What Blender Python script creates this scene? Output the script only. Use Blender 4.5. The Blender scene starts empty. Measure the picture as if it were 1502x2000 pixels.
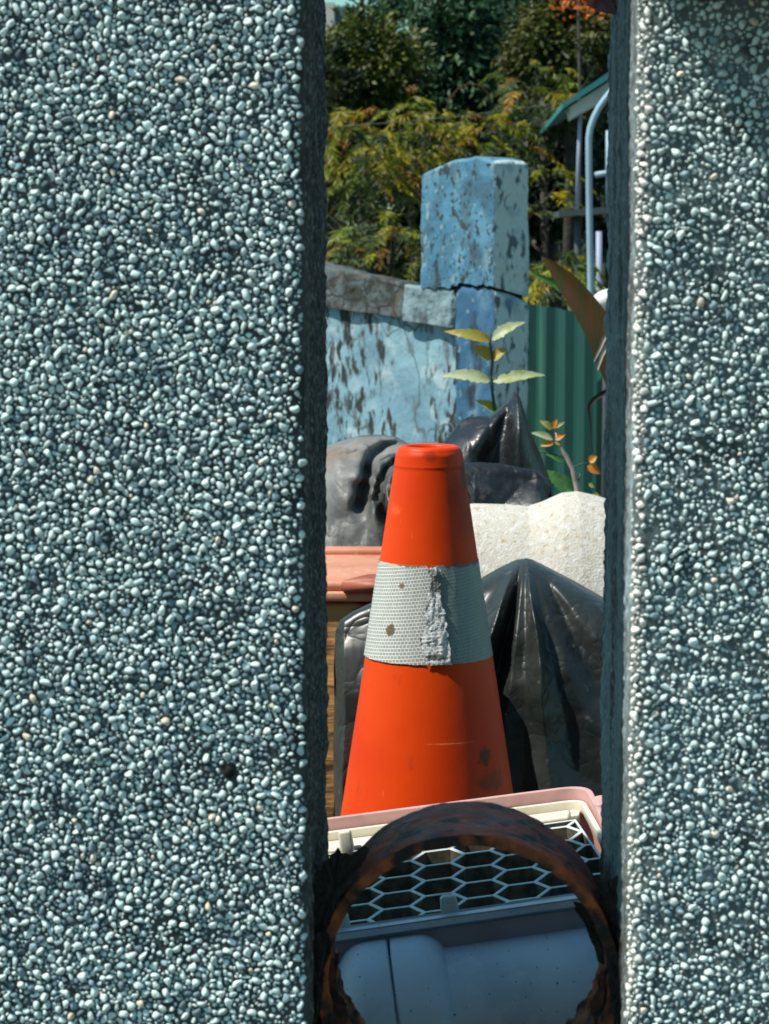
import bpy, bmesh, math, random
import numpy as np
from mathutils import Vector, Matrix, noise
from math import sin, cos, pi, radians, tan, atan2, sqrt

# ------------------------------------------------------------------ camera, world, sun
sc = bpy.context.scene
CAMZ = 0.92
PITCH, YAW, FPX = radians(6.3), radians(1.527), 4800.0
CAM = Vector((0, 0, CAMZ))
Fw = Vector((-sin(YAW) * cos(PITCH), cos(YAW) * cos(PITCH), -sin(PITCH)))
Rt = Vector((cos(YAW), sin(YAW), 0))
Up = Rt.cross(Fw)
cd = bpy.data.cameras.new("camera")
cam = bpy.data.objects.new("camera", cd)
sc.collection.objects.link(cam)
cam.matrix_world = Matrix.Translation(CAM) @ Matrix((Rt, Up, -Fw)).transposed().to_4x4()
cd.sensor_fit = 'VERTICAL'
cd.sensor_height = 24.0
cd.sensor_width = 24.0
cd.lens = 24.0 * FPX / 2000.0
cd.clip_start, cd.clip_end = 0.05, 500
cd.dof.use_dof = True
cd.dof.focus_distance = 1.78
cd.dof.aperture_fstop = 24
sc.camera = cam

SUN_AZ, SUN_EL = radians(72), radians(56)      # azimuth: turned left from the direction back to the camera
S = Vector((-cos(SUN_EL) * sin(SUN_AZ), -cos(SUN_EL) * cos(SUN_AZ), sin(SUN_EL)))
w = bpy.data.worlds.new("World"); sc.world = w; w.use_nodes = True
nt = w.node_tree; bg = nt.nodes["Background"]
sk = nt.nodes.new("ShaderNodeTexSky"); sk.sky_type = 'NISHITA'; sk.sun_disc = False
sk.sun_elevation = SUN_EL; sk.sun_rotation = atan2(S.x, S.y)
sk.air_density = 1.2; sk.dust_density = 0.4; sk.ozone_density = 2.0
tint = nt.nodes.new("ShaderNodeMix"); tint.data_type = 'RGBA'; tint.blend_type = 'MULTIPLY'; tint.inputs[0].default_value = 1.0
tint.inputs[7].default_value = (.66, 1.0, .92, 1)          # overall teal grade put into the sky colour
nt.links.new(sk.outputs[0], tint.inputs[6]); nt.links.new(tint.outputs[2], bg.inputs[0]); bg.inputs[1].default_value = 0.11
ld = bpy.data.lights.new("sun", 'SUN'); ld.energy = 5.0; ld.angle = radians(0.5); ld.color = (1, .95, .86)
lo = bpy.data.objects.new("sun", ld); sc.collection.objects.link(lo)
lo.rotation_euler = S.to_track_quat('Z', 'Y').to_euler()
sc.view_settings.view_transform = 'Standard'; sc.view_settings.look = 'None'
sc.view_settings.exposure = 0.18; sc.view_settings.gamma = 1.0

# ------------------------------------------------------------------ helpers
random.seed(7); rng = np.random.default_rng(7)
def ray(px, py):
    return Fw + Rt * ((px - 751) / FPX) + Up * ((1000 - py) / FPX)
def P(px, py, d):
    r = ray(px, py); return CAM + r * (d / r.y)
def nz(p, s=1.0, oct=3):
    return noise.fractal(Vector(p) * s, 1.0, 2.0, oct)

class N:
    def __init__(s, name):
        s.m = bpy.data.materials.new(name); s.m.use_nodes = True
        s.t = s.m.node_tree; s.n = s.t.nodes; s.b = s.n["Principled BSDF"]
        s.tc = s.n.new("ShaderNodeTexCoord")
    def new(s, k): return s.n.new("ShaderNode" + k)
    def link(s, a, b): s.t.links.new(a, b)
    def coord(s, stretch=(1, 1, 1), src='Object', rot=(0, 0, 0)):
        mp = s.new("Mapping"); mp.inputs['Scale'].default_value = stretch; mp.inputs['Rotation'].default_value = rot
        s.link(s.tc.outputs[src], mp.inputs[0]); return mp.outputs[0]
    def val(s, kind, scale, detail=5, stretch=(1, 1, 1), src='Object', dist=0.0):
        c = s.coord(stretch, src)
        if kind == 'noise':
            t = s.new("TexNoise"); t.inputs['Scale'].default_value = scale; t.inputs['Detail'].default_value = detail
            t.inputs['Distortion'].default_value = dist; s.link(c, t.inputs['Vector']); return t.outputs['Fac']
        if kind == 'mould':      # fine spots that gather in a few large patches
            t = s.new("TexNoise"); t.inputs['Scale'].default_value = scale; t.inputs['Detail'].default_value = detail; s.link(c, t.inputs['Vector'])
            t2 = s.new("TexNoise"); t2.inputs['Scale'].default_value = 3.3; t2.inputs['Detail'].default_value = 3; s.link(s.coord((1, 1, .6)), t2.inputs['Vector'])
            mu = s.new("Math"); mu.operation = 'MULTIPLY'; s.link(t.outputs['Fac'], mu.inputs[0]); s.link(t2.outputs['Fac'], mu.inputs[1]); return mu.outputs[0]
        if kind == 'crease':     # sharp fold lines, as in crumpled film
            t = s.new("TexNoise"); t.inputs['Scale'].default_value = scale; t.inputs['Detail'].default_value = 2; t.inputs['Distortion'].default_value = .4; s.link(c, t.inputs['Vector'])
            a = s.new("Math"); a.operation = 'SUBTRACT'; a.inputs[1].default_value = .5; s.link(t.outputs['Fac'], a.inputs[0])
            b = s.new("Math"); b.operation = 'ABSOLUTE'; s.link(a.outputs[0], b.inputs[0]); p = s.new("Math"); p.operation = 'POWER'; p.inputs[1].default_value = .6
            s.link(b.outputs[0], p.inputs[0]); return p.outputs[0]
        if kind == 'wave':
            t = s.new("TexWave"); t.inputs['Scale'].default_value = scale; t.inputs['Distortion'].default_value = dist or 4
            t.inputs['Detail'].default_value = detail; s.link(c, t.inputs['Vector']); return t.outputs['Fac']
        t = s.new("TexVoronoi"); t.inputs['Scale'].default_value = scale
        if kind == 'voronoi': t.distance = 'MANHATTAN'; dist = dist or .25
        if kind == 'edge': t.feature = 'DISTANCE_TO_EDGE'
        if dist:
            n2 = s.new("TexNoise"); n2.inputs['Scale'].default_value = scale * 1.3; s.link(c, n2.inputs['Vector'])
            mx = s.new("Mix"); mx.data_type = 'VECTOR'; mx.inputs[0].default_value = dist
            s.link(c, mx.inputs[4]); s.link(n2.outputs['Color'], mx.inputs[5]); c = mx.outputs[1]
        s.link(c, t.inputs['Vector']); return t.outputs['Distance']
    def rng(s, v, lo, hi):
        m = s.new("MapRange"); m.inputs[1].default_value = lo; m.inputs[2].default_value = hi
        s.link(v, m.inputs[0]); return m.outputs[0]

def M(name, col, rough=.6, layers=(), bump=(), attr=False, spec=.5, metal=0.0, rlayer=None, trans=0.0, coat=0.0):
    """col: base; layers: (col2, kind, scale, lo, hi, detail, stretch, distortion); bump: (kind, scale, strength, distance, stretch)"""
    q = N(name); b = q.b
    b.inputs['Roughness'].default_value = rough; b.inputs['Metallic'].default_value = metal
    b.inputs['Specular IOR Level'].default_value = spec; b.inputs['Coat Weight'].default_value = coat
    if attr:
        a = q.new("Attribute"); a.attribute_name = "col"; cur = a.outputs['Color']
    else:
        r = q.new("RGB"); r.outputs[0].default_value = (*col, 1); cur = r.outputs[0]
    for l in layers:
        c2, kind, scale, lo_, hi_ = l[:5]
        det = l[5] if len(l) > 5 else 5; st = l[6] if len(l) > 6 else (1, 1, 1); di = l[7] if len(l) > 7 else 0.0
        v = q.rng(q.val(kind, scale, det, st, 'Object', di), lo_, hi_)
        mx = q.new("Mix"); mx.data_type = 'RGBA'; q.link(v, mx.inputs[0]); q.link(cur, mx.inputs[6])
        mx.inputs[7].default_value = (*c2, 1); cur = mx.outputs[2]
    q.link(cur, b.inputs['Base Color'])
    if rlayer:
        kind, scale, lo_, hi_ = rlayer
        v = q.val(kind, scale); m = q.new("MapRange"); m.inputs[3].default_value = lo_; m.inputs[4].default_value = hi_
        q.link(v, m.inputs[0]); q.link(m.outputs[0], b.inputs['Roughness'])
    prev = None
    for bp in bump:
        kind, scale, stren, dist = bp[:4]; st = bp[4] if len(bp) > 4 else (1, 1, 1)
        bn = q.new("Bump"); bn.inputs['Strength'].default_value = stren; bn.inputs['Distance'].default_value = dist
        q.link(q.val(kind, scale, 6, st), bn.inputs['Height'])
        if prev: q.link(prev, bn.inputs['Normal'])
        prev = bn.outputs[0]
    if prev: q.link(prev, b.inputs['Normal'])
    if trans:
        tr = q.new("BsdfTranslucent"); q.link(cur, tr.inputs[0])
        ms = q.new("MixShader"); ms.inputs[0].default_value = trans
        q.link(b.outputs[0], ms.inputs[1]); q.link(tr.outputs[0], ms.inputs[2])
        q.link(ms.outputs[0], q.n["Material Output"].inputs[0])
    return q.m

def mesh(name, V, F, mats, smooth=True, cols=None, fm=None, uv=None):
    me = bpy.data.meshes.new(name)
    me.from_pydata([tuple(v) for v in V], [], F)
    for m in (mats if isinstance(mats, (list, tuple)) else [mats]): me.materials.append(m)
    if smooth: me.polygons.foreach_set('use_smooth', [True] * len(me.polygons))
    if fm is not None: me.polygons.foreach_set('material_index', fm)
    if cols is not None:
        a = me.color_attributes.new("col", 'FLOAT_COLOR', 'POINT')
        c = np.ones((len(V), 4), np.float32); c[:, :3] = np.asarray(cols)[:, :3]; a.data.foreach_set('color', c.ravel())
    if uv is not None:
        u = me.uv_layers.new(name="UVMap"); idx = np.empty(len(me.loops), np.int32); me.loops.foreach_get('vertex_index', idx)
        u.data.foreach_set('uv', np.asarray(uv, np.float32)[idx].ravel())
    me.update(); return me
def fast_mesh(name, V, T, mats, cols=None, smooth=True):
    """V (n,3), T (m,k) numpy"""
    me = bpy.data.meshes.new(name); k = T.shape[1]
    me.vertices.add(len(V)); me.vertices.foreach_set('co', V.astype(np.float32).ravel())
    me.loops.add(T.size); me.loops.foreach_set('vertex_index', T.astype(np.int32).ravel())
    me.polygons.add(len(T)); me.polygons.foreach_set('loop_start', np.arange(0, T.size, k, dtype=np.int32))
    me.polygons.foreach_set('loop_total', np.full(len(T), k, np.int32))
    if smooth: me.polygons.foreach_set('use_smooth', np.ones(len(T), bool))
    me.materials.append(mats)
    if cols is not None:
        a = me.color_attributes.new("col", 'FLOAT_COLOR', 'POINT')
        c = np.ones((len(V), 4), np.float32); c[:, :3] = cols; a.data.foreach_set('color', c.ravel())
    me.update(calc_edges=True); me.validate(); return me
def from_bm(name, bm, mats, smooth=True):
    me = bpy.data.meshes.new(name); bm.to_mesh(me); bm.free()
    for m in (mats if isinstance(mats, (list, tuple)) else [mats]): me.materials.append(m)
    if smooth: me.polygons.foreach_set('use_smooth', [True] * len(me.polygons))
    me.update(); return me
def put(name, me, parent=None, label=None, cat=None, group=None, kind=None):
    o = bpy.data.objects.new(name, me); sc.collection.objects.link(o)
    if parent is not None:
        o.parent = parent; o.matrix_parent_inverse = Matrix.Translation(parent.location).inverted()
    elif me is not None and len(me.vertices):
        n = len(me.vertices); c = np.empty(n * 3, np.float32); me.vertices.foreach_get('co', c); c = c.reshape(-1, 3)
        if kind != 'structure':
            b0 = np.array([(c[:, 0].min() + c[:, 0].max()) / 2, (c[:, 1].min() + c[:, 1].max()) / 2, c[:, 2].min()])
            me.vertices.foreach_set('co', (c - b0).astype(np.float32).ravel()); me.update(); o.location = b0.tolist()
    tagit(o, label, cat, group, kind); return o
def tagit(o, label=None, cat=None, group=None, kind=None):
    for k, v in (("label", label), ("category", cat), ("group", group), ("kind", kind)):
        if v: o[k] = v
def thing(name, loc, label, cat, group=None):
    o = bpy.data.objects.new(name, None); sc.collection.objects.link(o); o.location = loc
    o.empty_display_size = .1; tagit(o, label, cat, group); return o

def grid_faces(nu, nv, close_u=False):
    F = []
    for i in range(nu - (0 if close_u else 1)):
        for j in range(nv - 1):
            a = i * nv + j; b = ((i + 1) % nu) * nv + j
            F.append((a, b, b + 1, a + 1))
    return F
def box_bm(c, e, size, bevel=0.0, seg=2):
    """box centred at c with axes e (3 vectors) and full sizes"""
    bm = bmesh.new(); bmesh.ops.create_cube(bm, size=1.0)
    for v in bm.verts:
        v.co = Vector(c) + sum((Vector(e[i]) * (v.co[i] * size[i]) for i in range(3)), Vector())
    if bevel: bmesh.ops.bevel(bm, geom=bm.edges[:] , offset=bevel, segments=seg, profile=.5, affect='EDGES')
    bmesh.ops.recalc_face_normals(bm, faces=bm.faces); return bm
XYZ = (Vector((1, 0, 0)), Vector((0, 1, 0)), Vector((0, 0, 1)))
def tube(pts, r, n=10, cap=True):
    pts = [Vector(p) for p in pts]; V = []; F = []
    rr = r if isinstance(r, (list, tuple)) else [r] * len(pts)
    ref = Vector((0.13, 1, .07)).normalized()
    for i, p in enumerate(pts):
        t = (pts[min(i + 1, len(pts) - 1)] - pts[max(i - 1, 0)]).normalized()
        a = t.cross(ref)
        if a.length < .05: a = t.cross(Vector((1, 0, 0)))
        a.normalize(); b = t.cross(a)
        for k in range(n):
            q = 2 * pi * k / n; V.append(p + (a * cos(q) + b * sin(q)) * rr[i])
    for i in range(len(pts) - 1):
        for k in range(n):
            F.append((i * n + k, i * n + (k + 1) % n, (i + 1) * n + (k + 1) % n, (i + 1) * n + k))
    if cap: F.append(tuple(range(n))[::-1]); F.append(tuple(range((len(pts) - 1) * n, len(pts) * n)))
    return V, F
def join(parts):
    V = []; F = []
    for v, f in parts:
        o = len(V); V += list(v); F += [tuple(i + o for i in q) for q in f]
    return V, F
def lerp(a, b, t): return a + (b - a) * t
def poly_y(pts, x):
    if x <= pts[0][0]: return pts[0][1]
    for (x0, y0), (x1, y1) in zip(pts, pts[1:]):
        if x <= x1: return y0 + (y1 - y0) * (x - x0) / max(x1 - x0, 1e-6)
    return pts[-1][1]

# ------------------------------------------------------------------ ground
m_ground = M("dry_soil", (.10, .085, .065), .95, [((.05, .05, .04), 'noise', 6, .4, .62), ((.2, .18, .15), 'noise', 60, .55, .7)],
             [('noise', 40, .6, .02)])
bm = bmesh.new(); bmesh.ops.create_grid(bm, x_segments=20, y_segments=20, size=200)
put("ground", from_bm("ground", bm, m_ground), kind='structure')

# ------------------------------------------------------------------ pebbled wall sections
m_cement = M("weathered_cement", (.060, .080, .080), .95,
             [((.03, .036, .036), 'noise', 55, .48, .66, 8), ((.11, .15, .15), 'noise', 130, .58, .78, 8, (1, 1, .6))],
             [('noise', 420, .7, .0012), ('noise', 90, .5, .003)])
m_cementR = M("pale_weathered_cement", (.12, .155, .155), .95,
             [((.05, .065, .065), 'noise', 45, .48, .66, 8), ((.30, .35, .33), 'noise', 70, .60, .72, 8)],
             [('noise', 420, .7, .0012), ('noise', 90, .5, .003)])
m_side = M("stained_cement_side", (.085, .082, .068), .95,
           [((.03, .033, .030), 'noise', 45, .42, .58, 8, (1.3, 1.3, .4)), ((.24, .30, .31), 'noise', 420, .52, .64, 6, (1, 1, .6)), ((.015, .016, .015), 'noise', 300, .60, .70, 6, (1, 1, .5))],
           [('noise', 500, .9, .0012, (1, 1, .5)), ('noise', 110, .6, .003, (1, 1, .5))])
m_peb = M("pebbles", (.5, .5, .5), .85, [((.10, .13, .13), 'noise', 900, .62, .8, 3)], [('noise', 1100, .6, .0008)], attr=True, spec=.04)

XLf = P(596, 1000, 1.0).x; XLb = P(638, 1000, 1.18).x
XRf = P(1239, 1000, 1.0).x; XRb = P(1180, 1000, 1.18).x
WALL_TOP = 2.04; BEV = .0055

def prof(side):
    """profile from the front face round the edge to the back; side=-1 left wall, +1 right wall. returns [(x,y,fine)]"""
    xf, xb = (XLf, XLb) if side < 0 else (XRf, XRb)
    far = -3.2 if side < 0 else 1.6
    pts = [(far, 1.0, 0)]
    fx = np.linspace(xf + side * .30, xf + side * BEV, 8)
    pts += [(x, 1.0, 0) for x in fx]
    for k in range(1, 8):
        a = k / 7 * pi / 2
        pts.append((xf + side * (BEV - BEV * sin(a)), 1.0 + BEV - BEV * cos(a), 1))
    for y in np.linspace(1.0 + BEV, 1.18 - .004, 118)[1:]:
        pts.append((lerp(xf, xb, (y - 1.0) / .18), y, 1))
    for k in range(1, 5):
        a = k / 4 * pi / 2
        pts.append((xb + side * .004 * (1 - cos(a)), 1.176 + .004 * sin(a), 1))
    pts.append((xb + side * .05, 1.18, 0)); pts.append((far, 1.18, 0))
    return pts
def wall(side):
    pr = prof(side)
    zs = [0, .2, .4] + list(np.arange(CAMZ - .42, CAMZ + .17, .0014)) + [1.2, 1.6, WALL_TOP]
    V = []; nz_ = len(zs)
    for (x, y, f) in pr:
        for z in zs:
            p = Vector((x, y, z))
            if f and CAMZ - .45 < z < CAMZ + .2:
                d = .0007 * nz((x, y, z), 200, 3) + .0008 * nz((x + 5, y, z * .8), 45, 3) + .0006 * nz((x, y + 3, z), 420, 2)
                if y > 1.16: d += .0013 * nz((x, y, z), 60, 3)
                p.x -= side * d
            V.append(p)
    F = grid_faces(len(pr), nz_)
    fm = [0] * len(F)
    k = 0
    for i in range(len(pr) - 1):
        for j in range(nz_ - 1):
            fm[k] = 1 if pr[i][2] and pr[i][1] > 1.0 + BEV * .6 else 0; k += 1
    n = len(pr)
    F.append(tuple(i * nz_ + nz_ - 1 for i in range(n))); fm.append(0)
    F.append((0, nz_ - 1, (n - 1) * nz_ + nz_ - 1, (n - 1) * nz_)); fm.append(0)
    return mesh("wall", V, F, [m_cement if side < 0 else m_cementR, m_side if side < 0 else m_side_r], fm=fm)

# the right inner side carries soot and rust stains where the ring is welded in
def stained_side(name, cz):
    q = N(name); b = q.b; b.inputs['Roughness'].default_value = .95
    c = q.new("RGB"); c.outputs[0].default_value = (.26, .34, .36, 1); cur = c.outputs[0]
    def mixin(f, col):
        nonlocal cur
        mx = q.new("Mix"); mx.data_type = 'RGBA'; q.link(f, mx.inputs[0]); q.link(cur, mx.inputs[6]); mx.inputs[7].default_value = (*col, 1); cur = mx.outputs[2]
    mixin(q.rng(q.val('noise', 34, 8, (1.4, 1.4, .3)), .46, .62), (.085, .095, .09))
    mixin(q.rng(q.val('noise', 300, 6, (1, 1, .5)), .58, .70), (.03, .032, .03))
    mixin(q.rng(q.val('noise', 360, 8, (1, 1, .6)), .55, .70), (.42, .54, .57))
    # stain round the weld, in object space (origin at the wall's base)
    sx = q.new("SeparateXYZ"); g = q.new("NewGeometry"); q.link(g.outputs['Position'], sx.inputs[0])
    zz = q.new("MapRange"); zz.inputs[1].default_value = cz + .055; zz.inputs[2].default_value = cz + .02; q.link(sx.outputs[2], zz.inputs[0])
    yy = q.new("MapRange"); yy.inputs[1].default_value = 1.02; yy.inputs[2].default_value = 1.045; q.link(sx.outputs[1], yy.inputs[0])
    mu = q.new("Math"); mu.operation = 'MULTIPLY'; q.link(zz.outputs[0], mu.inputs[0]); q.link(yy.outputs[0], mu.inputs[1])
    nn = q.val('noise', 60, 6); ad = q.new("Math"); ad.operation = 'ADD'; q.link(nn, ad.inputs[0]); q.link(mu.outputs[0], ad.inputs[1])
    mixin(q.rng(ad.outputs[0], .95, 1.25), (.012, .010, .009))
    q.link(cur, b.inputs['Base Color'])
    prev = None
    for sc_, st, di in ((500, .9, .0012), (110, .6, .003)):
        bn = q.new("Bump"); bn.inputs['Strength'].default_value = st; bn.inputs['Distance'].default_value = di
        q.link(q.val('noise', sc_, 6, (1, 1, .5)), bn.inputs['Height'])
        if prev: q.link(prev, bn.inputs['Normal'])
        prev = bn.outputs[0]
    q.link(prev, b.inputs['Normal']); return q.m
RING_C = P(914, 1916, 1.06)
m_side_r = stained_side("stained_right_side", RING_C.z)

# pebbles -----------------------------------------------------------
bm = bmesh.new(); bmesh.ops.create_icosphere(bm, subdivisions=2, radius=1.0)
ICO_V = np.array([v.co[:] for v in bm.verts]); ICO_F = np.array([[v.index for v in f.verts] for f in bm.faces]); bm.free()
VARS = []
for k in range(40):
    off = Vector((k * 3.1, 0, 0)); sh = []
    for v in ICO_V:
        vv = Vector(v); r = 1 + .34 * noise.noise(vv * 1.1 + off) + .26 * noise.noise(vv * 2.3 + off)
        sh.append(vv * r)
    sh = np.array([s[:] for s in sh])
    # a few flat facets, as on crushed river gravel
    for _ in range(9):
        nrm = rng.normal(size=3); nrm /= np.linalg.norm(nrm); d = sh @ nrm; lim = .55
        ex = np.clip(d - lim, 0, None); sh = sh - np.outer(ex * .9, nrm)
    VARS.append(sh)
VARS = np.array(VARS)
def darts(x0, x1, z0, z1, n_try, mean, holes=(), seed=1, dens=None):
    r_ = random.Random(seed); cell = .0028; grid = {}; out = []
    sizes = sorted([min(.0023, max(.0004, r_.lognormvariate(math.log(mean), .40))) for _ in range(n_try)], reverse=True)
    for r in sizes:
        x = r_.uniform(x0, x1); z = r_.uniform(z0, z1)
        if any((x - hx) ** 2 + (z - hz) ** 2 < (hr + r) ** 2 for hx, hz, hr in holes): continue
        if dens and r_.random() > dens(x, z): continue
        gx, gz = int(x / cell), int(z / cell); ok = True
        for i in range(gx - 2, gx + 3):
            for j in range(gz - 2, gz + 3):
                for (a, b, c) in grid.get((i, j), ()):
                    if (a - x) ** 2 + (b - z) ** 2 < ((c + r) * .80) ** 2: ok = False; break
                if not ok: break
            if not ok: break
        if ok: grid.setdefault((gx, gz), []).append((x, z, r)); out.append((x, z, r))
    return out
def pebbles(side, n_try, mean, holes, seed, dens=None, embed=.12):
    xf = XLf if side < 0 else XRf
    x0, x1 = (xf - .235, xf - .0022) if side < 0 else (xf - .0008, xf + .17)
    pts = darts(x0, x1, CAMZ - .40, CAMZ + .16, n_try, mean, holes, seed, dens)
    pts = np.array(pts); n = len(pts)
    var = rng.integers(0, len(VARS), n); base = VARS[var]
    # random rotation, flattened across the wall
    ang = rng.uniform(0, 2 * pi, n)
    asp = rng.uniform(.9, 1.3, n)
    q = rng.normal(size=(n, 4)); q /= np.linalg.norm(q, axis=1)[:, None]
    a, b, c, d = q.T
    R = np.stack([1 - 2 * (c * c + d * d), 2 * (b * c - a * d), 2 * (b * d + a * c), 2 * (b * c + a * d), 1 - 2 * (b * b + d * d), 2 * (c * d - a * b),
                  2 * (b * d - a * c), 2 * (c * d + a * b), 1 - 2 * (b * b + c * c)], 1).reshape(n, 3, 3)
    v = np.einsum('nij,nkj->nki', R, base)
    s = np.stack([pts[:, 2] * asp, pts[:, 2] / asp, pts[:, 2] * rng.uniform(.75, 1.05, n)], 1)   # along, across, out
    v = v * s[:, None, :]
    ca, sa = np.cos(ang), np.sin(ang)
    vx = v[:, :, 0] * ca[:, None] - v[:, :, 1] * sa[:, None]; vz = v[:, :, 0] * sa[:, None] + v[:, :, 1] * ca[:, None]
    vo = v[:, :, 2]
    # follow the rounded edge
    u = np.abs(pts[:, 0] - xf)  # distance from the edge line
    inside = (pts[:, 0] - xf) * side
    th = np.clip((BEV - inside) / BEV, 0, None) * (pi / 2) * .8
    cx = np.where(th > 0, xf + side * (BEV - BEV * np.sin(th)), pts[:, 0]); cy = np.where(th > 0, 1.0 + BEV - BEV * np.cos(th), 1.0)
    nx, ny = -side * np.sin(th), -np.cos(th)
    tx, ty = ny * -1, nx          # tangent
    tx = np.cos(th); ty = -np.sin(th) * side * -1
    ty = -side * np.sin(th) * -1
    # tangent perpendicular to the normal (nx,ny): (-ny, nx)
    tx, ty = -ny, nx
    h = pts[:, 2] * (embed + rng.uniform(-.25, .3, n))
    X = cx[:, None] + tx[:, None] * vx + nx[:, None] * (vo + h[:, None])
    Y = cy[:, None] + ty[:, None] * vx + ny[:, None] * (vo + h[:, None])
    Z = pts[:, 1][:, None] + vz
    V = np.stack([X, Y, Z], 2).reshape(-1, 3)
    k = len(ICO_V)
    T = (ICO_F[None] + (np.arange(n) * k)[:, None, None]).reshape(-1, 3)
    if side > 0:      # the edge of the right section is thick with pale stones
        pass
    # stone colours: mostly white quartz, some blue-grey, few tan
    t = rng.random(n); col = np.empty((n, 3))
    br = rng.uniform(.70, 1.0, n)
    col[:] = np.stack([br * .83, br * .985, br * .97], 1)
    g = t < .15; br2 = rng.uniform(.16, .45, n); col[g] = np.stack([br2 * .72, br2 * 1.0, br2 * 1.12], 1)[g]
    tn = t > .988; col[tn] = np.stack([br * 1.0, br * .9, br * .74], 1)[tn]
    if side > 0:
        e_ = inside < .0045; col[e_] = np.stack([br * 1.02, br * 1.02, br * .95], 1)[e_]
    C = np.repeat(col, k, 0)
    return fast_mesh("pebbles", V, T, m_peb, C), pts
hole = P(447, 1507, 1.0); hole2 = P(1268, 1047, 1.0); hole3 = P(430, 100, 1.0)
lw = thing("pebbled_wall", (-1.6, 1.09, 0), "wide pebble dashed concrete wall section filling the photo left of the gap", "wall")
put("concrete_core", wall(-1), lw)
me, ptsL = pebbles(-1, 330000, .00088, [(hole.x, hole.z, .0030)], 3,
                   dens=lambda x, z: .3 if nz((x, 0, z), 26, 3) < -.33 else 1)
put("pebble_facing", me, lw)
m_dark = M("hole_shade", (.006, .007, .007), .95)  # black disc on the cement stands in for the hole's shaded depth
bm = bmesh.new(); bmesh.ops.create_cone(bm, cap_ends=True, segments=18, radius1=.0026, radius2=.0022, depth=.0016)
for v in bm.verts:
    v.co = Vector((v.co.x * .85, v.co.z - .0003, v.co.y)) + Vector((hole.x, 1.0, hole.z))
put("hole_disc", from_bm("hole_disc", bm, m_dark), lw)

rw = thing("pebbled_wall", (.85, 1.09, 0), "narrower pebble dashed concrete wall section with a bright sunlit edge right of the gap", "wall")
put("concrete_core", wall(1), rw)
m_cem2 = m_cement
me, ptsR = pebbles(1, 160000, .00090, [(hole2.x, hole2.z, .0022)], 5,
                   dens=lambda x, z: 1.0 if x < XRf + .005 else (.25 if nz((x + 3, 0, z), 34, 3) < -.15 else .85), embed=-.02)
put("pebble_facing", me, rw)
# ledge made up above the frame, unseen, to cast the upper right corner's shade
c = P(1238, -75, 1.0)
bm = box_bm((c.x + .5, 1.0 - .055, c.z + .035), XYZ, (1.0, .11, .07), .004)
put("added_shade_ledge", from_bm("ledge", bm, m_cement), rw)

# ------------------------------------------------------------------ rusty ring between the walls
m_rust = M("rusted_iron", (.56, .115, .055), .5,
           [((.06, .035, .03), 'noise', 70, .50, .62, 8), ((.62, .25, .15), 'noise', 120, .58, .74, 8), ((.20, .09, .11), 'noise', 40, .5, .66, 8)],
           [('noise', 260, .9, .0015), ('noise', 900, .5, .0006)], rlayer=('noise', 90, .35, .9))
m_rust2 = M("orange_rust", (.36, .095, .025), .85,
            [((.022, .014, .011), 'noise', 60, .40, .56, 8), ((.22, .08, .025), 'noise', 180, .6, .8, 8)],
            [('noise', 300, .9, .0015), ('noise', 1000, .6, .0006)])
ring = thing("rusty_ring", (RING_C.x, 1.09, RING_C.z - .067), "rusted iron ring wedged between the two pebbled walls at the bottom", "ring")
def ring_mesh(R0, R1, y0, y1, nseg=420):
    V = []; F = []; fm = []
    sec = []
    n1 = 34
    for k in range(n1 + 1): sec.append((R1, lerp(y0, y1, k / n1), 0))
    for k in range(1, 9): sec.append((lerp(R1, R0, k / 8), y1, 0))
    for k in range(1, n1 + 1): sec.append((R0, lerp(y1, y0, k / n1), 1))
    for k in range(1, 8): sec.append((lerp(R0, R1, k / 8), y0, 1))
    m = len(sec)
    for i in range(nseg):
        a = 2 * pi * i / nseg
        for j, (R, y, s) in enumerate(sec):
            q = Vector((R * cos(a), y, R * sin(a)))
            d = .0006 * nz(q, 70, 3) + .00025 * nz(q + Vector((4, 0, 0)), 300, 2)
            low = max(0, -sin(a) + .25)
            if R <= R0 + 1e-6: d -= low * .0035 * max(0, nz(q, 160, 3) + .25)
            rr = R + d * (1 if R >= R1 - 1e-6 else 1)
            yy = y + .0009 * nz(q + Vector((0, 9, 0)), 110, 3)
            V.append(Vector((RING_C.x + rr * cos(a), yy, RING_C.z + rr * sin(a))))
    for i in range(nseg):
        for j in range(m):
            F.append((i * m + j, i * m + (j + 1) % m, ((i + 1) % nseg) * m + (j + 1) % m, ((i + 1) % nseg) * m + j))
            fm.append(sec[j][2] if j < m - 8 else 1)
    return mesh("ring", V, F, [m_rust, m_rust2], fm=fm)
put("ring_band", ring_mesh(.0620, .0672, 1.056, 1.120), ring)

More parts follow.
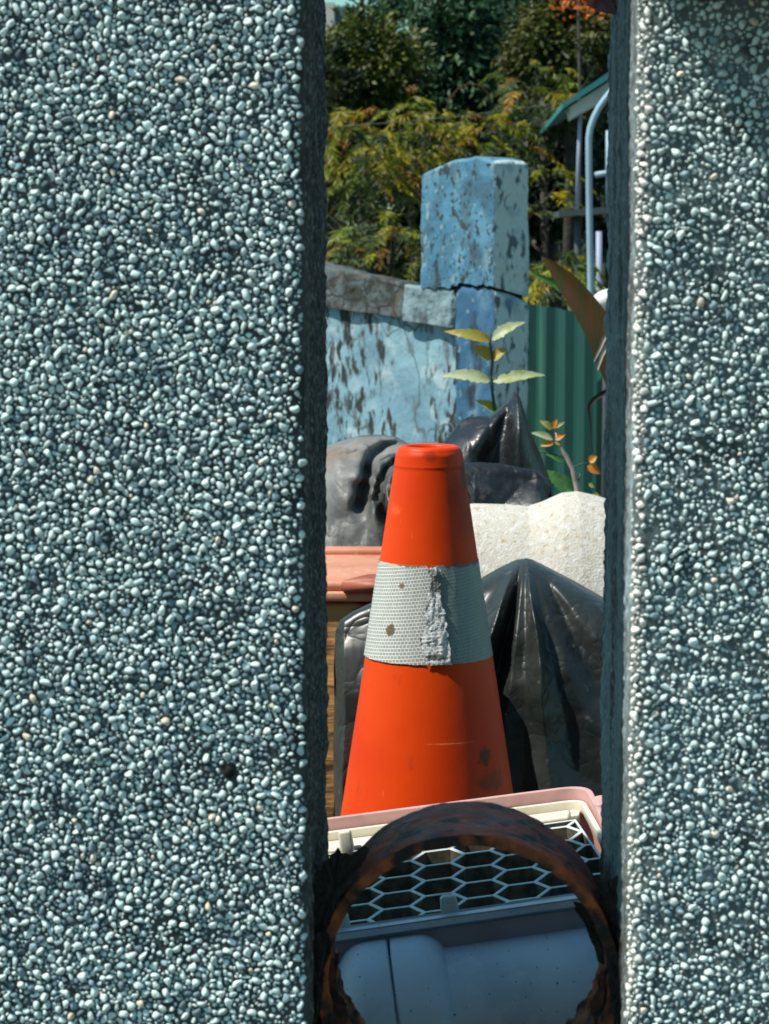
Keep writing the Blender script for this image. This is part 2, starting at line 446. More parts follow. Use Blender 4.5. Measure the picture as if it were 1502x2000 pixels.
def flake(pts, d, th, mats, jag=1.5, seed=0, tilt=0.0):
    """irregular rust scale: outline in photo pixels set at its own distance, thickened and roughened"""
    r_ = random.Random(seed); out = []
    for (a, b) in zip(pts, pts[1:] + pts[:1]):
        n = max(2, int(math.dist(a, b) / 5))
        for k in range(n):
            t = k / n; out.append((lerp(a[0], b[0], t) + r_.uniform(-jag, jag), lerp(a[1], b[1], t) + r_.uniform(-jag, jag)))
    cx = sum(p[0] for p in out) / len(out); cy = sum(p[1] for p in out) / len(out)
    rings = []
    V = []; n = len(out)
    for side in (0, 1):
        for s in (1.0, .7, .35):
            for (x, y) in out:
                px, py = lerp(cx, x, s), lerp(cy, y, s)
                q = P(px, py, d + tilt * (px - cx) / 100 + (th if side else 0) * (1.15 - s * .85))
                q.y += .0012 * nz(q, 400, 3) + .0015 * nz(q, 120, 2)
                V.append(q)
        V.append(P(cx, cy, d + (th if side else 0)))
    F = []
    for side in (0, 1):
        o = side * (3 * n + 1)
        for s in range(2):
            for k in range(n):
                a, b = o + s * n + k, o + s * n + (k + 1) % n
                f = (a, b, b + n, a + n); F.append(f if side == 0 else f[::-1])
        for k in range(n):
            f = (o + 2 * n + k, o + 2 * n + (k + 1) % n, o + 3 * n); F.append(f if side == 0 else f[::-1])
    for k in range(n):
        a, b = k, (k + 1) % n; F.append((a, a + 3 * n + 1, b + 3 * n + 1, b))
    return mesh("flake", V, F, mats, smooth=False)
m_black = M("blackened_rust", (.014, .011, .011), .8, [((.05, .022, .018), 'noise', 150, .55, .75, 8), ((.09, .11, .12), 'noise', 420, .68, .8)], [('noise', 350, .9, .002)])
m_flk = M("flaking_rust", (.06, .018, .008), .85, [((.012, .009, .008), 'noise', 140, .46, .62, 8)], [('noise', 400, .9, .002)])
put("rust_scale", flake([(636, 1875), (648, 1872), (662, 1862), (660, 1882), (650, 1895), (658, 1902), (658, 1935), (676, 1960), (681, 1985), (672, 2010), (640, 2040), (618, 2030), (622, 1920)], 1.062, .010, m_flk, 2.2, 1), ring)
put("rust_scale", flake([(1178, 1895), (1166, 1905), (1168, 1925), (1175, 1932), (1158, 1948), (1152, 1975), (1160, 1992), (1150, 2030), (1200, 2040), (1215, 1930), (1200, 1880)], 1.062, .010, m_flk, 2.2, 2), ring)
put("rust_scale", flake([(1120, 1760), (1130, 1790), (1140, 1800), (1150, 1830), (1162, 1850), (1168, 1878), (1180, 1882), (1176, 1840), (1160, 1800), (1140, 1765)], 1.075, .006, m_black, 2.0, 3), ring)
put("weld_scale", flake([(615, 1712), (640, 1675), (660, 1655), (668, 1668), (690, 1668), (712, 1650), (722, 1662), (700, 1700), (668, 1748), (640, 1810), (612, 1850), (608, 1770)], 1.055, .014, m_black, 3.0, 4), ring)
put("weld_scale", flake([(1232, 1700), (1206, 1712), (1188, 1722), (1160, 1718), (1172, 1760), (1196, 1810), (1218, 1880), (1228, 1800)], 1.06, .016, m_black, 3.0, 5), ring)
put("weld_scale", flake([(612, 1830), (636, 1810), (648, 1850), (634, 1885), (628, 1960), (606, 2040)], 1.05, .012, m_black, 2.5, 6), ring)
put("weld_scale", flake([(1200, 1860), (1186, 1870), (1190, 1930), (1206, 2040), (1228, 2040), (1226, 1860)], 1.05, .012, m_black, 2.5, 8), ring)
stub = flake([(1120, -40), (1136, -4), (1150, 11), (1168, 21), (1184, 27), (1200, 28), (1205, -40)], 1.13, .02, m_rust, 1.2, 7)
put("iron_stub", stub, label="dark rusty iron stub jutting from the right wall at the top of the gap", cat="metal stub")

# ------------------------------------------------------------------ plastic crate with hexagonal grille
m_cream = M("cream_plastic", (.74, .70, .58), .45, [((.5, .46, .38), 'noise', 30, .5, .75)], [('noise', 300, .15, .0006)])
m_grille = M("grille_plastic", (.62, .70, .70), .42, [((.48, .55, .54), 'noise', 45, .45, .7)], [('noise', 400, .15, .0004)])
m_pink = M("faded_pink_plastic", (.62, .36, .34), .5, [((.50, .30, .29), 'noise', 50, .45, .65), ((.6, .42, .4), 'noise', 160, .64, .75, 5, (.4, 1, 1))], [('noise', 220, .2, .0006)])
m_grey = M("grey_blue_plastic", (.66, .75, .88), .5,
           [((.52, .60, .72), 'noise', 18, .42, .62), ((.66, .74, .80), 'noise', 90, .5, .72, 8), ((.09, .09, .11), 'noise', 420, .70, .76, 2)],
           [('noise', 600, .25, .0004), ('noise', 60, .2, .001)], rlayer=('noise', 40, .38, .62))
rr_, pp_ = radians(8.0), radians(3.6)
e1 = Vector((cos(rr_), 0, sin(rr_))); e2 = Vector((0, cos(pp_), sin(pp_)))
e2 = (e2 - e1 * e1.dot(e2)).normalized(); en = e1.cross(e2)
LO = P(746.9, 1772.7, 1.40)
def L(u, v, w=0.0): return LO + e1 * u + e2 * v + en * w
def uvp(px, py, w=0.0):
    r = ray(px, py); o = LO + en * w; t = (o - CAM).dot(en) / r.dot(en); q = CAM + r * t - LO
    return (q.dot(e1), q.dot(e2))
def clip_poly(poly, reg):
    out = poly
    n = len(reg)
    for i in range(n):
        a, b = reg[i], reg[(i + 1) % n]
        ins = lambda p: (b[0] - a[0]) * (p[1] - a[1]) - (b[1] - a[1]) * (p[0] - a[0]) > -1e-9
        new = []
        for k in range(len(out)):
            p, q = out[k], out[(k + 1) % len(out)]
            ip, iq = ins(p), ins(q)
            if ip: new.append(p)
            if ip != iq:
                dp = (b[0] - a[0]) * (p[1] - a[1]) - (b[1] - a[1]) * (p[0] - a[0]); dq = (b[0] - a[0]) * (q[1] - a[1]) - (b[1] - a[1]) * (q[0] - a[0])
                t = dp / (dp - dq); new.append((lerp(p[0], q[0], t), lerp(p[1], q[1], t)))
        out = new
        if len(out) < 3: return []
    return out
inner = [uvp(560, 1830), uvp(1226, 1734), uvp(1132, 1566), uvp(560, 1640)]          # inner edge of the frame
gridr = [uvp(560, 1822), uvp(1216, 1729), uvp(1124, 1597), uvp(560, 1676)]
m_inwall = M("shaded_cell_walls", (.19, .155, .10), .7, [((.08, .07, .05), 'noise', 120, .4, .6)])  # cell walls coloured dark to stand in for shade inside the grille
crate = thing("plastic_crate", (0.0, 1.5, 0.0), "pink and cream plastic crate with a honeycomb grille seen through the rusty ring", "crate")
HS = .0164
bm = bmesh.new()
c0 = (HS / 2, -sqrt(3) / 2 * HS)
for i in range(-10, 12):
    for j in range(-4, 9):
        cx = c0[0] + 1.5 * HS * i; cy = c0[1] + sqrt(3) * HS * (j + (.5 if i % 2 else 0))
        hx = [(cx + HS * cos(pi / 3 * k), cy + HS * sin(pi / 3 * k)) for k in range(6)]
        pl = clip_poly(hx, gridr)
        ar = 0
        if len(pl) >= 3: ar = abs(sum(pl[k][0] * pl[(k + 1) % len(pl)][1] - pl[(k + 1) % len(pl)][0] * pl[k][1] for k in range(len(pl)))) / 2
        if ar > 4e-6: bm.faces.new([bm.verts.new((p[0], p[1], 0)) for p in pl])
bmesh.ops.remove_doubles(bm, verts=bm.verts, dist=.0003)
fs = bm.faces[:]
bmesh.ops.inset_individual(bm, faces=fs, thickness=.0013, use_even_offset=True)
fs = [f for f in fs if f.is_valid]
rt = bmesh.ops.extrude_face_region(bm, geom=fs)
nv = [g for g in rt['geom'] if isinstance(g, bmesh.types.BMVert)]
for v in nv: v.co.z -= .0115
caps = [g for g in rt['geom'] if isinstance(g, bmesh.types.BMFace)]
bmesh.ops.delete(bm, geom=caps + [f for f in fs if f.is_valid], context='FACES')
ed = [e for e in bm.edges if len(e.link_faces) == 2 and abs(e.link_faces[0].normal.z) + abs(e.link_faces[1].normal.z) > .8
      and min(abs(e.link_faces[0].normal.z), abs(e.link_faces[1].normal.z)) < .3]
bmesh.ops.bevel(bm, geom=ed, offset=.0004, segments=2, profile=.5, affect='EDGES')
bm.normal_update()
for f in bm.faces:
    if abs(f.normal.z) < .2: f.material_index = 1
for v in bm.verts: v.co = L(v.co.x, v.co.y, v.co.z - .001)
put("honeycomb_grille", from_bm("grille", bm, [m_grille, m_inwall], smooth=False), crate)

def offs(poly, d):
    """offset a convex ccw polygon outward by d"""
    n = len(poly); out = []
    for i in range(n):
        p0, p1, p2 = Vector(poly[i - 1]), Vector(poly[i]), Vector(poly[(i + 1) % n])
        a = (p1 - p0).normalized(); b = (p2 - p1).normalized()
        na, nb = Vector((a.y, -a.x)), Vector((b.y, -b.x)); m = (na + nb).normalized(); out.append(tuple(p1 + m * (d / max(.3, m.dot(na)))))
    return out
def roundp(poly, r, n=6):
    out = []
    for i in range(len(poly)):
        p0, p1, p2 = Vector(poly[i - 1]), Vector(poly[i]), Vector(poly[(i + 1) % len(poly)])
        a = (p0 - p1).normalized(); b = (p2 - p1).normalized(); rr = min(r, (p0 - p1).length * .4, (p2 - p1).length * .4)
        s, e = p1 + a * rr, p1 + b * rr
        for k in range(n + 1):
            t = k / n; out.append(tuple((1 - t) ** 2 * s + 2 * t * (1 - t) * p1 + t * t * e))
    return out
def sweep(poly, sec, name, mt, bumpy=0.0):
    """sec: closed list of (offset outward, height) swept round the polygon"""
    rings = [offs(poly, o) for (o, h) in sec]; V = []; F = []; n = len(poly); m = len(sec)
    for i in range(n):
        for j, (o, h) in enumerate(sec):
            q = L(rings[j][i][0], rings[j][i][1], h)
            V.append(q)
    for i in range(n):
        for j in range(m):
            F.append((i * m + j, i * m + (j + 1) % m, ((i + 1) % n) * m + (j + 1) % m, ((i + 1) % n) * m + j))
    me = mesh(name, V, F, mt, smooth=False)
    bmx = bmesh.new(); bmx.from_mesh(me); bmesh.ops.recalc_face_normals(bmx, faces=bmx.faces)
    bmesh.ops.bevel(bmx, geom=[e for e in bmx.edges if len(e.link_faces) == 2 and e.calc_face_angle(0) > .5], offset=.0005, segments=2, profile=.5, affect='EDGES')
    bmx.to_mesh(me); bmx.free(); me.polygons.foreach_set('use_smooth', [True] * len(me.polygons)); return me
ir = roundp(inner, .010, 6)
put("inner_frame", sweep(ir, [(0.0, .0012), (.0032, .0012), (.0032, -.006), (.0, -.006)], "inner_frame", m_cream), crate)
orr = roundp(offs(inner, .0045), .016, 8)
# the pink shell: upright rim with a lip on three sides; the front is lower
def shell():
    sec = [(0, -.006), (0, 1), (.0035, 1), (.0035, -.09), (0.0, -.09)]
    n = len(orr); V = []; F = []; m = len(sec)
    vmin = min(p[1] for p in orr); 
    fl, fr = Vector(inner[0]), Vector(inner[1]); bl, br = Vector(inner[3]), Vector(inner[2])
    rings = [offs(orr, o) for o, h in sec]
    for i in range(n):
        p = Vector(orr[i]); t = (p - fl).dot((fr - fl).normalized()) / (fr - fl).length
        fpt = fl + (fr - fl) * t; depth = p.y - fpt.y
        h = .0015 + .0075 * min(1, max(0, (depth - .004) / .10))
        for j, (o, hh) in enumerate(sec):
            V.append(L(rings[j][i][0], rings[j][i][1], h if hh == 1 else hh))
    for i in range(n):
        for j in range(m):
            F.append((i * m + j, i * m + (j + 1) % m, ((i + 1) % n) * m + (j + 1) % m, ((i + 1) % n) * m + j))
    me = mesh("shell", V, F, m_pink, smooth=False)
    bmx = bmesh.new(); bmx.from_mesh(me); bmesh.ops.recalc_face_normals(bmx, faces=bmx.faces)
    bmesh.ops.bevel(bmx, geom=[e for e in bmx.edges if len(e.link_faces) == 2 and e.calc_face_angle(0) > .5], offset=.0008, segments=3, profile=.5, affect='EDGES')
    bmx.to_mesh(me); bmx.free(); me.polygons.foreach_set('use_smooth', [True] * len(me.polygons)); return me
put("pink_rim", shell(), crate)
# flat cream strip behind the grille, and its roller-like edge
q0, q1, q2, q3 = gridr[3], gridr[2], inner[2], inner[3]
def slab(c4, w0, w1, mt, bev=.0006):
    b = bmesh.new(); top = [b.verts.new(L(p[0], p[1], w1)) for p in c4]; bot = [b.verts.new(L(p[0], p[1], w0)) for p in c4]
    b.faces.new(top); b.faces.new(bot[::-1])
    for k in range(4): b.faces.new((top[k], bot[k], bot[(k + 1) % 4], top[(k + 1) % 4]))
    bmesh.ops.recalc_face_normals(b, faces=b.faces)
    bmesh.ops.bevel(b, geom=b.edges[:], offset=bev, segments=2, profile=.5, affect='EDGES'); return from_bm("slab", b, mt)
def mid(a, b, t): return (lerp(a[0], b[0], t), lerp(a[1], b[1], t))
put("rear_strip", slab([mid(q0, q3, .08), mid(mid(q0, q1, .975), mid(q3, q2, .975), .08), mid(mid(q0, q1, .975), mid(q3, q2, .975), .58), mid(q0, q3, .58)], -.007, .0004, m_cream, .0015), crate)
put("rear_groove", slab([mid(q0, q3, .60), mid(q1, q2, .60), mid(q1, q2, .99), mid(q0, q3, .99)], -.010, -.0045, m_cream), crate)
# latch tabs
for (bx, by, wpx, hmm) in ((678, 1660, 30, .0125), (880, 1789, 35, .0118), (668, 1818, 34, .0108)):
    u, v = uvp(bx, by); c = L(u, v + .002, hmm / 2 - .002)
    b = box_bm(c, (e1, e2, en), (wpx * 1.42 / FPX, .0055, hmm + .004), .0018, 3)
    for vv in b.verts:
        t = ((vv.co - c).dot(en)) / hmm; k = -t * .16
        vv.co += e1 * ((vv.co - c).dot(e1) * k)
    put("latch_tab", from_bm("tab", b, m_cream if by < 1700 else m_grille), crate)
# front: lip, recessed panel, long rounded housing and the split cover
fa, fb = Vector(inner[0]), Vector(inner[1]); fd = (fb - fa).normalized(); fnrm = Vector((fd.y, -fd.x))
def FR(s, o, wv):  # s along the front, o outward to the camera, wv up
    q = fa + fd * s + fnrm * o; return L(q.x, q.y, wv)
ex = (FR(1, 0, 0) - FR(0, 0, 0)).normalized(); ey = (FR(0, 1, 0) - FR(0, 0, 0)).normalized()
Lf = (fb - fa).length
def fbox(s0, s1, o0, o1, w0, w1, mt, name, bev=.0012):
    c = FR((s0 + s1) / 2, (o0 + o1) / 2, (w0 + w1) / 2)
    put(name, from_bm(name, box_bm(c, (ex, ey, en), (s1 - s0, abs(o1 - o0), w1 - w0), bev, 3), mt), crate)
fbox(.0, Lf, .0034, .0104, -.0040, .0022, m_grey, "front_lip", .0016)
m_mauve = M("mauve_plastic", (.33, .29, .34), .55, [((.26, .23, .27), 'noise', 30, .45, .65)], [('noise', 500, .25, .0004)])  # own mauve tone of the panel below the lip
fbox(.0, Lf, .0038, .0094, -.05, -.0038, m_mauve, "front_panel", .0008)
AX_O, AX_W = .010, -.0548
def flathe(s_list, r_list, name, mt, n=96):
    V = []; F = []
    for s, r in zip(s_list, r_list):
        for k in range(n):
            a = 2 * pi * k / n; V.append(FR(s, AX_O + r * cos(a), AX_W + r * sin(a)))
    F = grid_faces(len(s_list), n)
    for i in range(len(s_list) - 1): F.append((i * n + n - 1, (i + 1) * n + n - 1, (i + 1) * n, i * n))
    F.append(tuple(range(n))); F.append(tuple(range((len(s_list) - 1) * n, len(s_list) * n))[::-1])
    me = mesh(name, V, F, mt)
    bmx = bmesh.new(); bmx.from_mesh(me); bmesh.ops.recalc_face_normals(bmx, faces=bmx.faces); bmx.to_mesh(me); bmx.free()
    me.polygons.foreach_set('use_smooth', [True] * len(me.polygons)); return me
def s_of(px, py=1900):
    # position along the front for a photo column, on the housing's surface plane
    best = min((abs((lambda q: (q - CAM).dot(Rt) / (q - CAM).dot(Fw))(FR(s, .04, -.05)) * 1 - (px - 751) / FPX), s) for s in np.linspace(0, Lf, 900))
    return best[1]
Rh = .0385
put("rounded_housing", flathe([0.0] + list(np.linspace(.001, Lf - .001, 12)) + [Lf], [.02] + [Rh] * 12 + [.02], "housing", m_grey), crate)
sA, sM, sB = s_of(676), s_of(781), s_of(893)
cr = .017; RB = .0492
def cover(s0, s1, round_left):
    S_, R_ = [], []
    if round_left:
        for k in range(13):
            a = k / 12 * pi / 2; S_.append(s0 + cr - cr * cos(a)); R_.append(RB - cr + cr * sin(a))
        S_ += [s1 - .0012, s1 - .0006, s1]; R_ += [RB + .0001, RB - .0003, RB - .002]
        S_.insert(-3, (s0 + cr + s1) / 2); R_.insert(-3, RB)
        S_.append(s1); R_.append(Rh - .005); S_.insert(0, s0); R_.insert(0, Rh - .006)
    else:
        S_ += [s0, s0, s0 + .0006, s0 + .0012, (s0 + s1 - cr) / 2]; R_ += [Rh - .005, RB - .002, RB - .0003, RB + .0001, RB]
        for k in range(13):
            a = pi / 2 - k / 12 * pi / 2; S_.append(s1 - cr + cr * cos(a)); R_.append(RB - cr + cr * sin(a))
        S_.append(s1); R_.append(Rh - .006)
    return flathe(S_, R_, "cover", m_grey)
put("clasp_cover", cover(sA, sM - .0006, True), crate)
put("clasp_cover", cover(sM + .0006, sB, False), crate)
# pink lug on the far right side
u, v = uvp(1172, 1590); c = L(u + .012, v, .004)
put("side_lug", from_bm("lug", box_bm(c, (e1, e2, en), (.03, .02, .012), .003, 3), m_pink), crate)
# floor of the crate
put("crate_floor", slab([offs(inner, .004)[k] for k in range(4)], -.092, -.088, m_pink), crate)

m_blk = M("grey_concrete_block", (.26, .26, .25), .95, [((.16, .16, .15), 'noise', 40, .4, .65)], [('noise', 200, .6, .002)])
zc = min(L(p[0], p[1], -.09).z for p in offs(inner, .004)) - .001
cc = Vector((inner[0][0] + inner[1][0], 0)) / 2
ctr = L((inner[0][0] + inner[1][0]) / 2, (inner[0][1] + inner[2][1]) / 2, 0)
put("concrete_block", from_bm("blk", box_bm((ctr.x - .02, ctr.y + .02, zc / 2), XYZ, (.22, .19, zc), .004), m_blk),
    label="grey concrete block propping up the pink honeycomb crate from below", cat="block")

# ------------------------------------------------------------------ traffic cone
CD = 2.60
ctop = P(838.5, 870, CD); CX, CZT = ctop.x, ctop.z
def cone_r(z):  # radius at world height z
    h = CZT - z
    return (62.5 / FPX * CD) + h * .1525
q = N("orange_plastic"); b = q.b
b.inputs['Roughness'].default_value = .45; b.inputs['Specular IOR Level'].default_value = .22
c1 = q.new("RGB"); c1.outputs[0].default_value = (.76, .060, .002, 1); cur = c1.outputs[0]
def mixin(q, cur, f, col):
    mx = q.new("Mix"); mx.data_type = 'RGBA'; q.link(f, mx.inputs[0]); q.link(cur, mx.inputs[6]); mx.inputs[7].default_value = (*col, 1); return mx.outputs[2]
cur = mixin(q, cur, q.rng(q.val('noise', 9, 4), .4, .7), (.68, .038, .002))
f = q.rng(q.val('noise', 30, 10, (1, 1, .5)), .66, .76); cur = mixin(q, cur, f, (.42, .035, .012))
f = q.rng(q.val('noise', 260, 4, (1, 1, .12)), .72, .80); cur = mixin(q, cur, f, (.85, .20, .07))
def spot(q, cur, pos, rad, col, thr=(.55, .9), sc_=90):
    g = q.new("NewGeometry"); mp = q.new("Mapping"); mp.vector_type = 'POINT'
    mp.inputs['Location'].default_value = [-pos[i] / rad[i] for i in range(3)]; mp.inputs['Scale'].default_value = [1 / r for r in rad]
    q.link(g.outputs['Position'], mp.inputs[0]); ln = q.new("VectorMath"); ln.operation = 'LENGTH'; q.link(mp.outputs[0], ln.inputs[0])
    m = q.new("MapRange"); m.inputs[1].default_value = 1; m.inputs[2].default_value = 0; q.link(ln.outputs['Value'], m.inputs[0])
    nn = q.val('noise', sc_, 6); a = q.new("Math"); a.operation = 'ADD'; q.link(m.outputs[0], a.inputs[0]); q.link(nn, a.inputs[1])
    z = q.new("Math"); z.operation = 'MULTIPLY'; q.link(a.outputs[0], z.inputs[0]); st = q.new("MapRange"); st.inputs[1].default_value = 0; st.inputs[2].default_value = .15
    q.link(m.outputs[0], st.inputs[0]); q.link(st.outputs[0], z.inputs[1])
    return mixin(q, cur, q.rng(z.outputs[0], *thr), col)
def cpt(px, py):
    r_ = ray(px, py); z = P(px, py, CD - .07).z; rr = cone_r(z); x = P(px, py, CD - .07).x
    return (x, CD - sqrt(max(0, rr * rr - (x - CX) ** 2)), z)
cur = spot(q, cur, cpt(947, 1482), (.011, .03, .016), (.16, .035, .014), (.75, 1.1), 160)
cur = spot(q, cur, cpt(905, 985), (.022, .04, .055), (.42, .020, .004), (.55, 1.2), 40)
cur = spot(q, cur, cpt(906, 940), (.007, .03, .035), (.20, .03, .012), (.75, 1.1), 120)
cur = spot(q, cur, cpt(840, 898), (.010, .03, .008), (.42, .03, .006), (.6, 1.1), 120)
cur = spot(q, cur, cpt(960, 1530), (.03, .04, .02), (.35, .04, .012), (.8, 1.15), 120)
cur = spot(q, cur, cpt(770, 1005), (.016, .03, .012), (.80, .10, .02), (.95, 1.3), 260)
cur = spot(q, cur, cpt(880, 1450), (.035, .04, .0012), (.90, .22, .07), (.7, 1.2), 200)
q.link(cur, b.inputs['Base Color'])
bn = q.new("Bump"); bn.inputs['Strength'].default_value = .12; bn.inputs['Distance'].default_value = .002
q.link(q.val('noise', 60, 8), bn.inputs['Height']); q.link(bn.outputs[0], b.inputs['Normal'])
m_or = q.m
cone = thing("traffic_cone", (CX, CD, 0), "orange traffic cone with a cracked white reflective band standing behind the crate", "traffic cone")
def lathe(profile, cx, cy, name, mt, n=128, wob=0.0):
    V = []
    for (r, z) in profile:
        for k in range(n):
            a = 2 * pi * k / n; q_ = Vector((cos(a), sin(a), z * 3)); rr = r * (1 + (wob * noise.noise(q_ * 1.2) if wob else 0))
            V.append(Vector((cx + rr * cos(a), cy + rr * sin(a), z)))
    F = grid_faces(len(profile), n)
    for i in range(len(profile) - 1): F.append((i * n + n - 1, (i + 1) * n + n - 1, (i + 1) * n, i * n))
    me = mesh(name, V, F, mt)
    bmx = bmesh.new(); bmx.from_mesh(me); bmesh.ops.recalc_face_normals(bmx, faces=bmx.faces); bmx.to_mesh(me); bmx.free()
    me.polygons.foreach_set('use_smooth', [True] * len(me.polygons)); return me
pr = [(cone_r(0) + .0, .03)]
for z in np.linspace(.035, CZT - .0245, 30): pr.append((cone_r(z), z))
zs_ = CZT - .022
pr += [(cone_r(zs_) + .0, zs_), (cone_r(zs_) + .00025, zs_ + .0008)]
for z in np.linspace(zs_ + .002, CZT - .007, 5): pr.append((cone_r(z) + .00025, z))
R0 = cone_r(CZT) + .00025
for k in range(1, 9):
    a = k / 8 * pi / 2; pr.append((R0 - .0065 * (1 - cos(a)), CZT - .007 + .007 * sin(a)))
pr += [(R0 - .009, CZT - .0003), (R0 - .0105, CZT - .0015), (R0 - .0115, CZT - .004), (R0 - .010, CZT - .03), (cone_r(CZT - .2) - .005, CZT - .2)]
put("cone_body", lathe(pr, CX, CD, "cone_body", m_or, 160, .006), cone)
m_base = M("black_rubber", (.02, .02, .02), .8, [], [('noise', 100, .3, .002)])
put("cone_base", from_bm("cb", box_bm((CX, CD, .016), XYZ, (.38, .38, .032), .01, 3), m_base), cone)

# reflective band: patches of prismatic sheeting
def band_mat(name, base, line, cell, dark=False, spots=()):
    q = N(name); b = q.b; b.inputs['Roughness'].default_value = .38; b.inputs['Specular IOR Level'].default_value = .5
    mp = q.new("Mapping"); mp.inputs['Rotation'].default_value = (0, 0, radians(-6)); q.link(q.tc.outputs['UV'], mp.inputs[0])
    br = q.new("TexBrick"); br.inputs['Scale'].default_value = 1 / .0046; br.inputs['Brick Width'].default_value = .86; br.inputs['Row Height'].default_value = .80
    br.inputs['Mortar Size'].default_value = .10; br.inputs['Mortar Smooth'].default_value = .4; br.offset = .5
    br.inputs['Color1'].default_value = (*base, 1); br.inputs['Color2'].default_value = (*[c * .88 for c in base], 1); br.inputs['Mortar'].default_value = (*line, 1)
    q.link(mp.outputs[0], br.inputs['Vector']); cur = br.outputs['Color']
    # worn top edge, brown glue residue
    sx = q.new("SeparateXYZ"); q.link(q.tc.outputs['UV'], sx.inputs[0])
    vo = q.new("TexVoronoi"); vo.inputs['Scale'].default_value = 210; q.link(q.tc.outputs['UV'], vo.inputs['Vector'])
    nn = q.new("TexNoise"); nn.inputs['Scale'].default_value = 75; nn.inputs['Detail'].default_value = 6; q.link(q.tc.outputs['UV'], nn.inputs['Vector'])
    e = q.new("MapRange"); e.inputs[1].default_value = .070; e.inputs[2].default_value = .115; q.link(sx.outputs[1], e.inputs[0])
    ad = q.new("Math"); ad.operation = 'ADD'; q.link(e.outputs[0], ad.inputs[0]); q.link(nn.outputs['Fac'], ad.inputs[1])
    cur = mixin(q, cur, q.rng(ad.outputs[0], 1.26, 1.30), (.20, .155, .11))
    cur = mixin(q, cur, q.rng(q.val('noise', 70, 6, (1, 1, 1), 'UV'), .72, .76), (.25, .2, .14))
    for (pp, rad, col, thr, sc_) in spots: cur = spot(q, cur, pp, rad, col, thr, sc_)
    q.link(cur, b.inputs['Base Color'])
    bn = q.new("Bump"); bn.inputs['Strength'].default_value = .5; bn.inputs['Distance'].default_value = .0006
    q.link(br.outputs['Fac'], bn.inputs['Height']); q.link(bn.outputs[0], b.inputs['Normal']); return q.m
m_bandL = band_mat("prismatic_sheeting", (.38, .40, .37), (.84, .86, .82), 1, spots=[(cpt(762, 1236), (.009, .03, .013), (.16, .11, .06), (.95, 1.05), 160), (cpt(785, 1150), (.004, .02, .004), (.2, .15, .1), (.7, .9), 200), (cpt(762, 1103), (.03, .05, .008), (.62, .58, .5), (.7, .9), 150), (cpt(800, 1106), (.03, .03, .006), (.22, .17, .11), (.85, 1.0), 260)])
m_bandR = band_mat("darker_sheeting", (.21, .28, .27), (.32, .40, .385), 1, spots=[(cpt(905, 1108), (.045, .06, .006), (.14, .12, .09), (.75, .95), 220), (cpt(940, 1106), (.02, .06, .010), (.14, .12, .09), (.85, 1.0), 220)])  # right part of the band, coloured darker and tealer than the left
m_bandS = band_mat("silver_sheeting", (.64, .67, .67), (.92, .92, .90), 1, spots=[(cpt(852, 1140), (.02, .03, .022), (.20, .21, .20), (.8, 1.05), 240), (cpt(850, 1285), (.02, .03, .006), (.15, .15, .14), (.85, 1.05), 240)])
ZB1, ZB0 = P(838, 1104, CD - .05).z, P(838, 1296, CD - .06).z
print("band", ZB0, ZB1)
def band(th0, th1, off, mt, name, z0=ZB0, z1=ZB1, jagL=0, jagR=0, jagT=.0008, crumple=0.0, seed=0, notch=False):
    """th measured from the camera-facing direction, + to the right; th0/th1 may be functions of t (0 bottom..1 top)"""
    f0 = th0 if callable(th0) else (lambda t: th0); f1 = th1 if callable(th1) else (lambda t: th1)
    nv_ = 90; nu = max(14, int(abs(f1(.5) - f0(.5)) / .018)); V = []; UV = []
    for i in range(nu + 1):
        for j in range(nv_ + 1):
            t = j / nv_; s = i / nu
            a0 = f0(t) + jagL * nz((seed, t * 9, 0), 1, 4); a1 = f1(t) + jagR * nz((seed + 7, t * 9, 0), 1, 4)
            a = lerp(a0, a1, s)
            zb = z0 + jagT * nz((a * 7, seed, 0), 1, 4); zt = z1 + jagT * 1.3 * nz((a * 9, seed + 3, 0), 1, 4)
            if notch: zt -= .004 * max(0, 1 - abs(s - (1 if notch > 0 else 0)) * (nu / 4.0)) ** .7
            z = lerp(zb, zt, t); r = cone_r(z) + off
            if crumple: r += crumple * (.5 + .5 * nz((a * 12, z * 60, seed), 1, 4)) + crumple * .5 * abs(nz((a * 40, z * 200, seed), 1, 2))
            r += .0003 * nz((a * 6, z * 30, seed), 1, 2)
            V.append(Vector((CX + r * sin(a), CD - r * cos(a), z))); UV.append((a * .062, z - ZB0))
    F = grid_faces(nu + 1, nv_ + 1)
    me = mesh(name, V, F, mt, uv=UV)
    bmx = bmesh.new(); bmx.from_mesh(me)
    bmesh.ops.solidify(bmx, geom=bmx.faces[:], thickness=.0006) if False else None
    bmesh.ops.recalc_face_normals(bmx, faces=bmx.faces); bmx.to_mesh(me); bmx.free()
    me.polygons.foreach_set('use_smooth', [True] * len(me.polygons)); return me
seamL = lambda t: -.03 + .05 * t - .09 * math.exp(-((t - .25) / .10) ** 2) + .07 * math.exp(-((t - .86) / .07) ** 2) - .05 * math.exp(-((t - .55) / .05) ** 2)
seamR = lambda t: .36 - .16 * t - .05 * math.exp(-((t - .7) / .08) ** 2)
put("reflective_band", band(-1.75, seamL, .0016, m_bandL, "bandL", jagR=.06, notch=1, seed=1), cone)
put("torn_band_strip", band(lambda t: seamL(t) - .02, lambda t: seamR(t) + .0, .0007, m_bandS, "bandS", jagL=.05, jagR=.06, crumple=.0030, seed=2, notch=-1), cone)
put("reflective_band", band(lambda t: seamR(t) - .02, 2.0 * pi - 1.75, .0005, m_bandR, "bandR", jagL=.0, seed=3), cone)

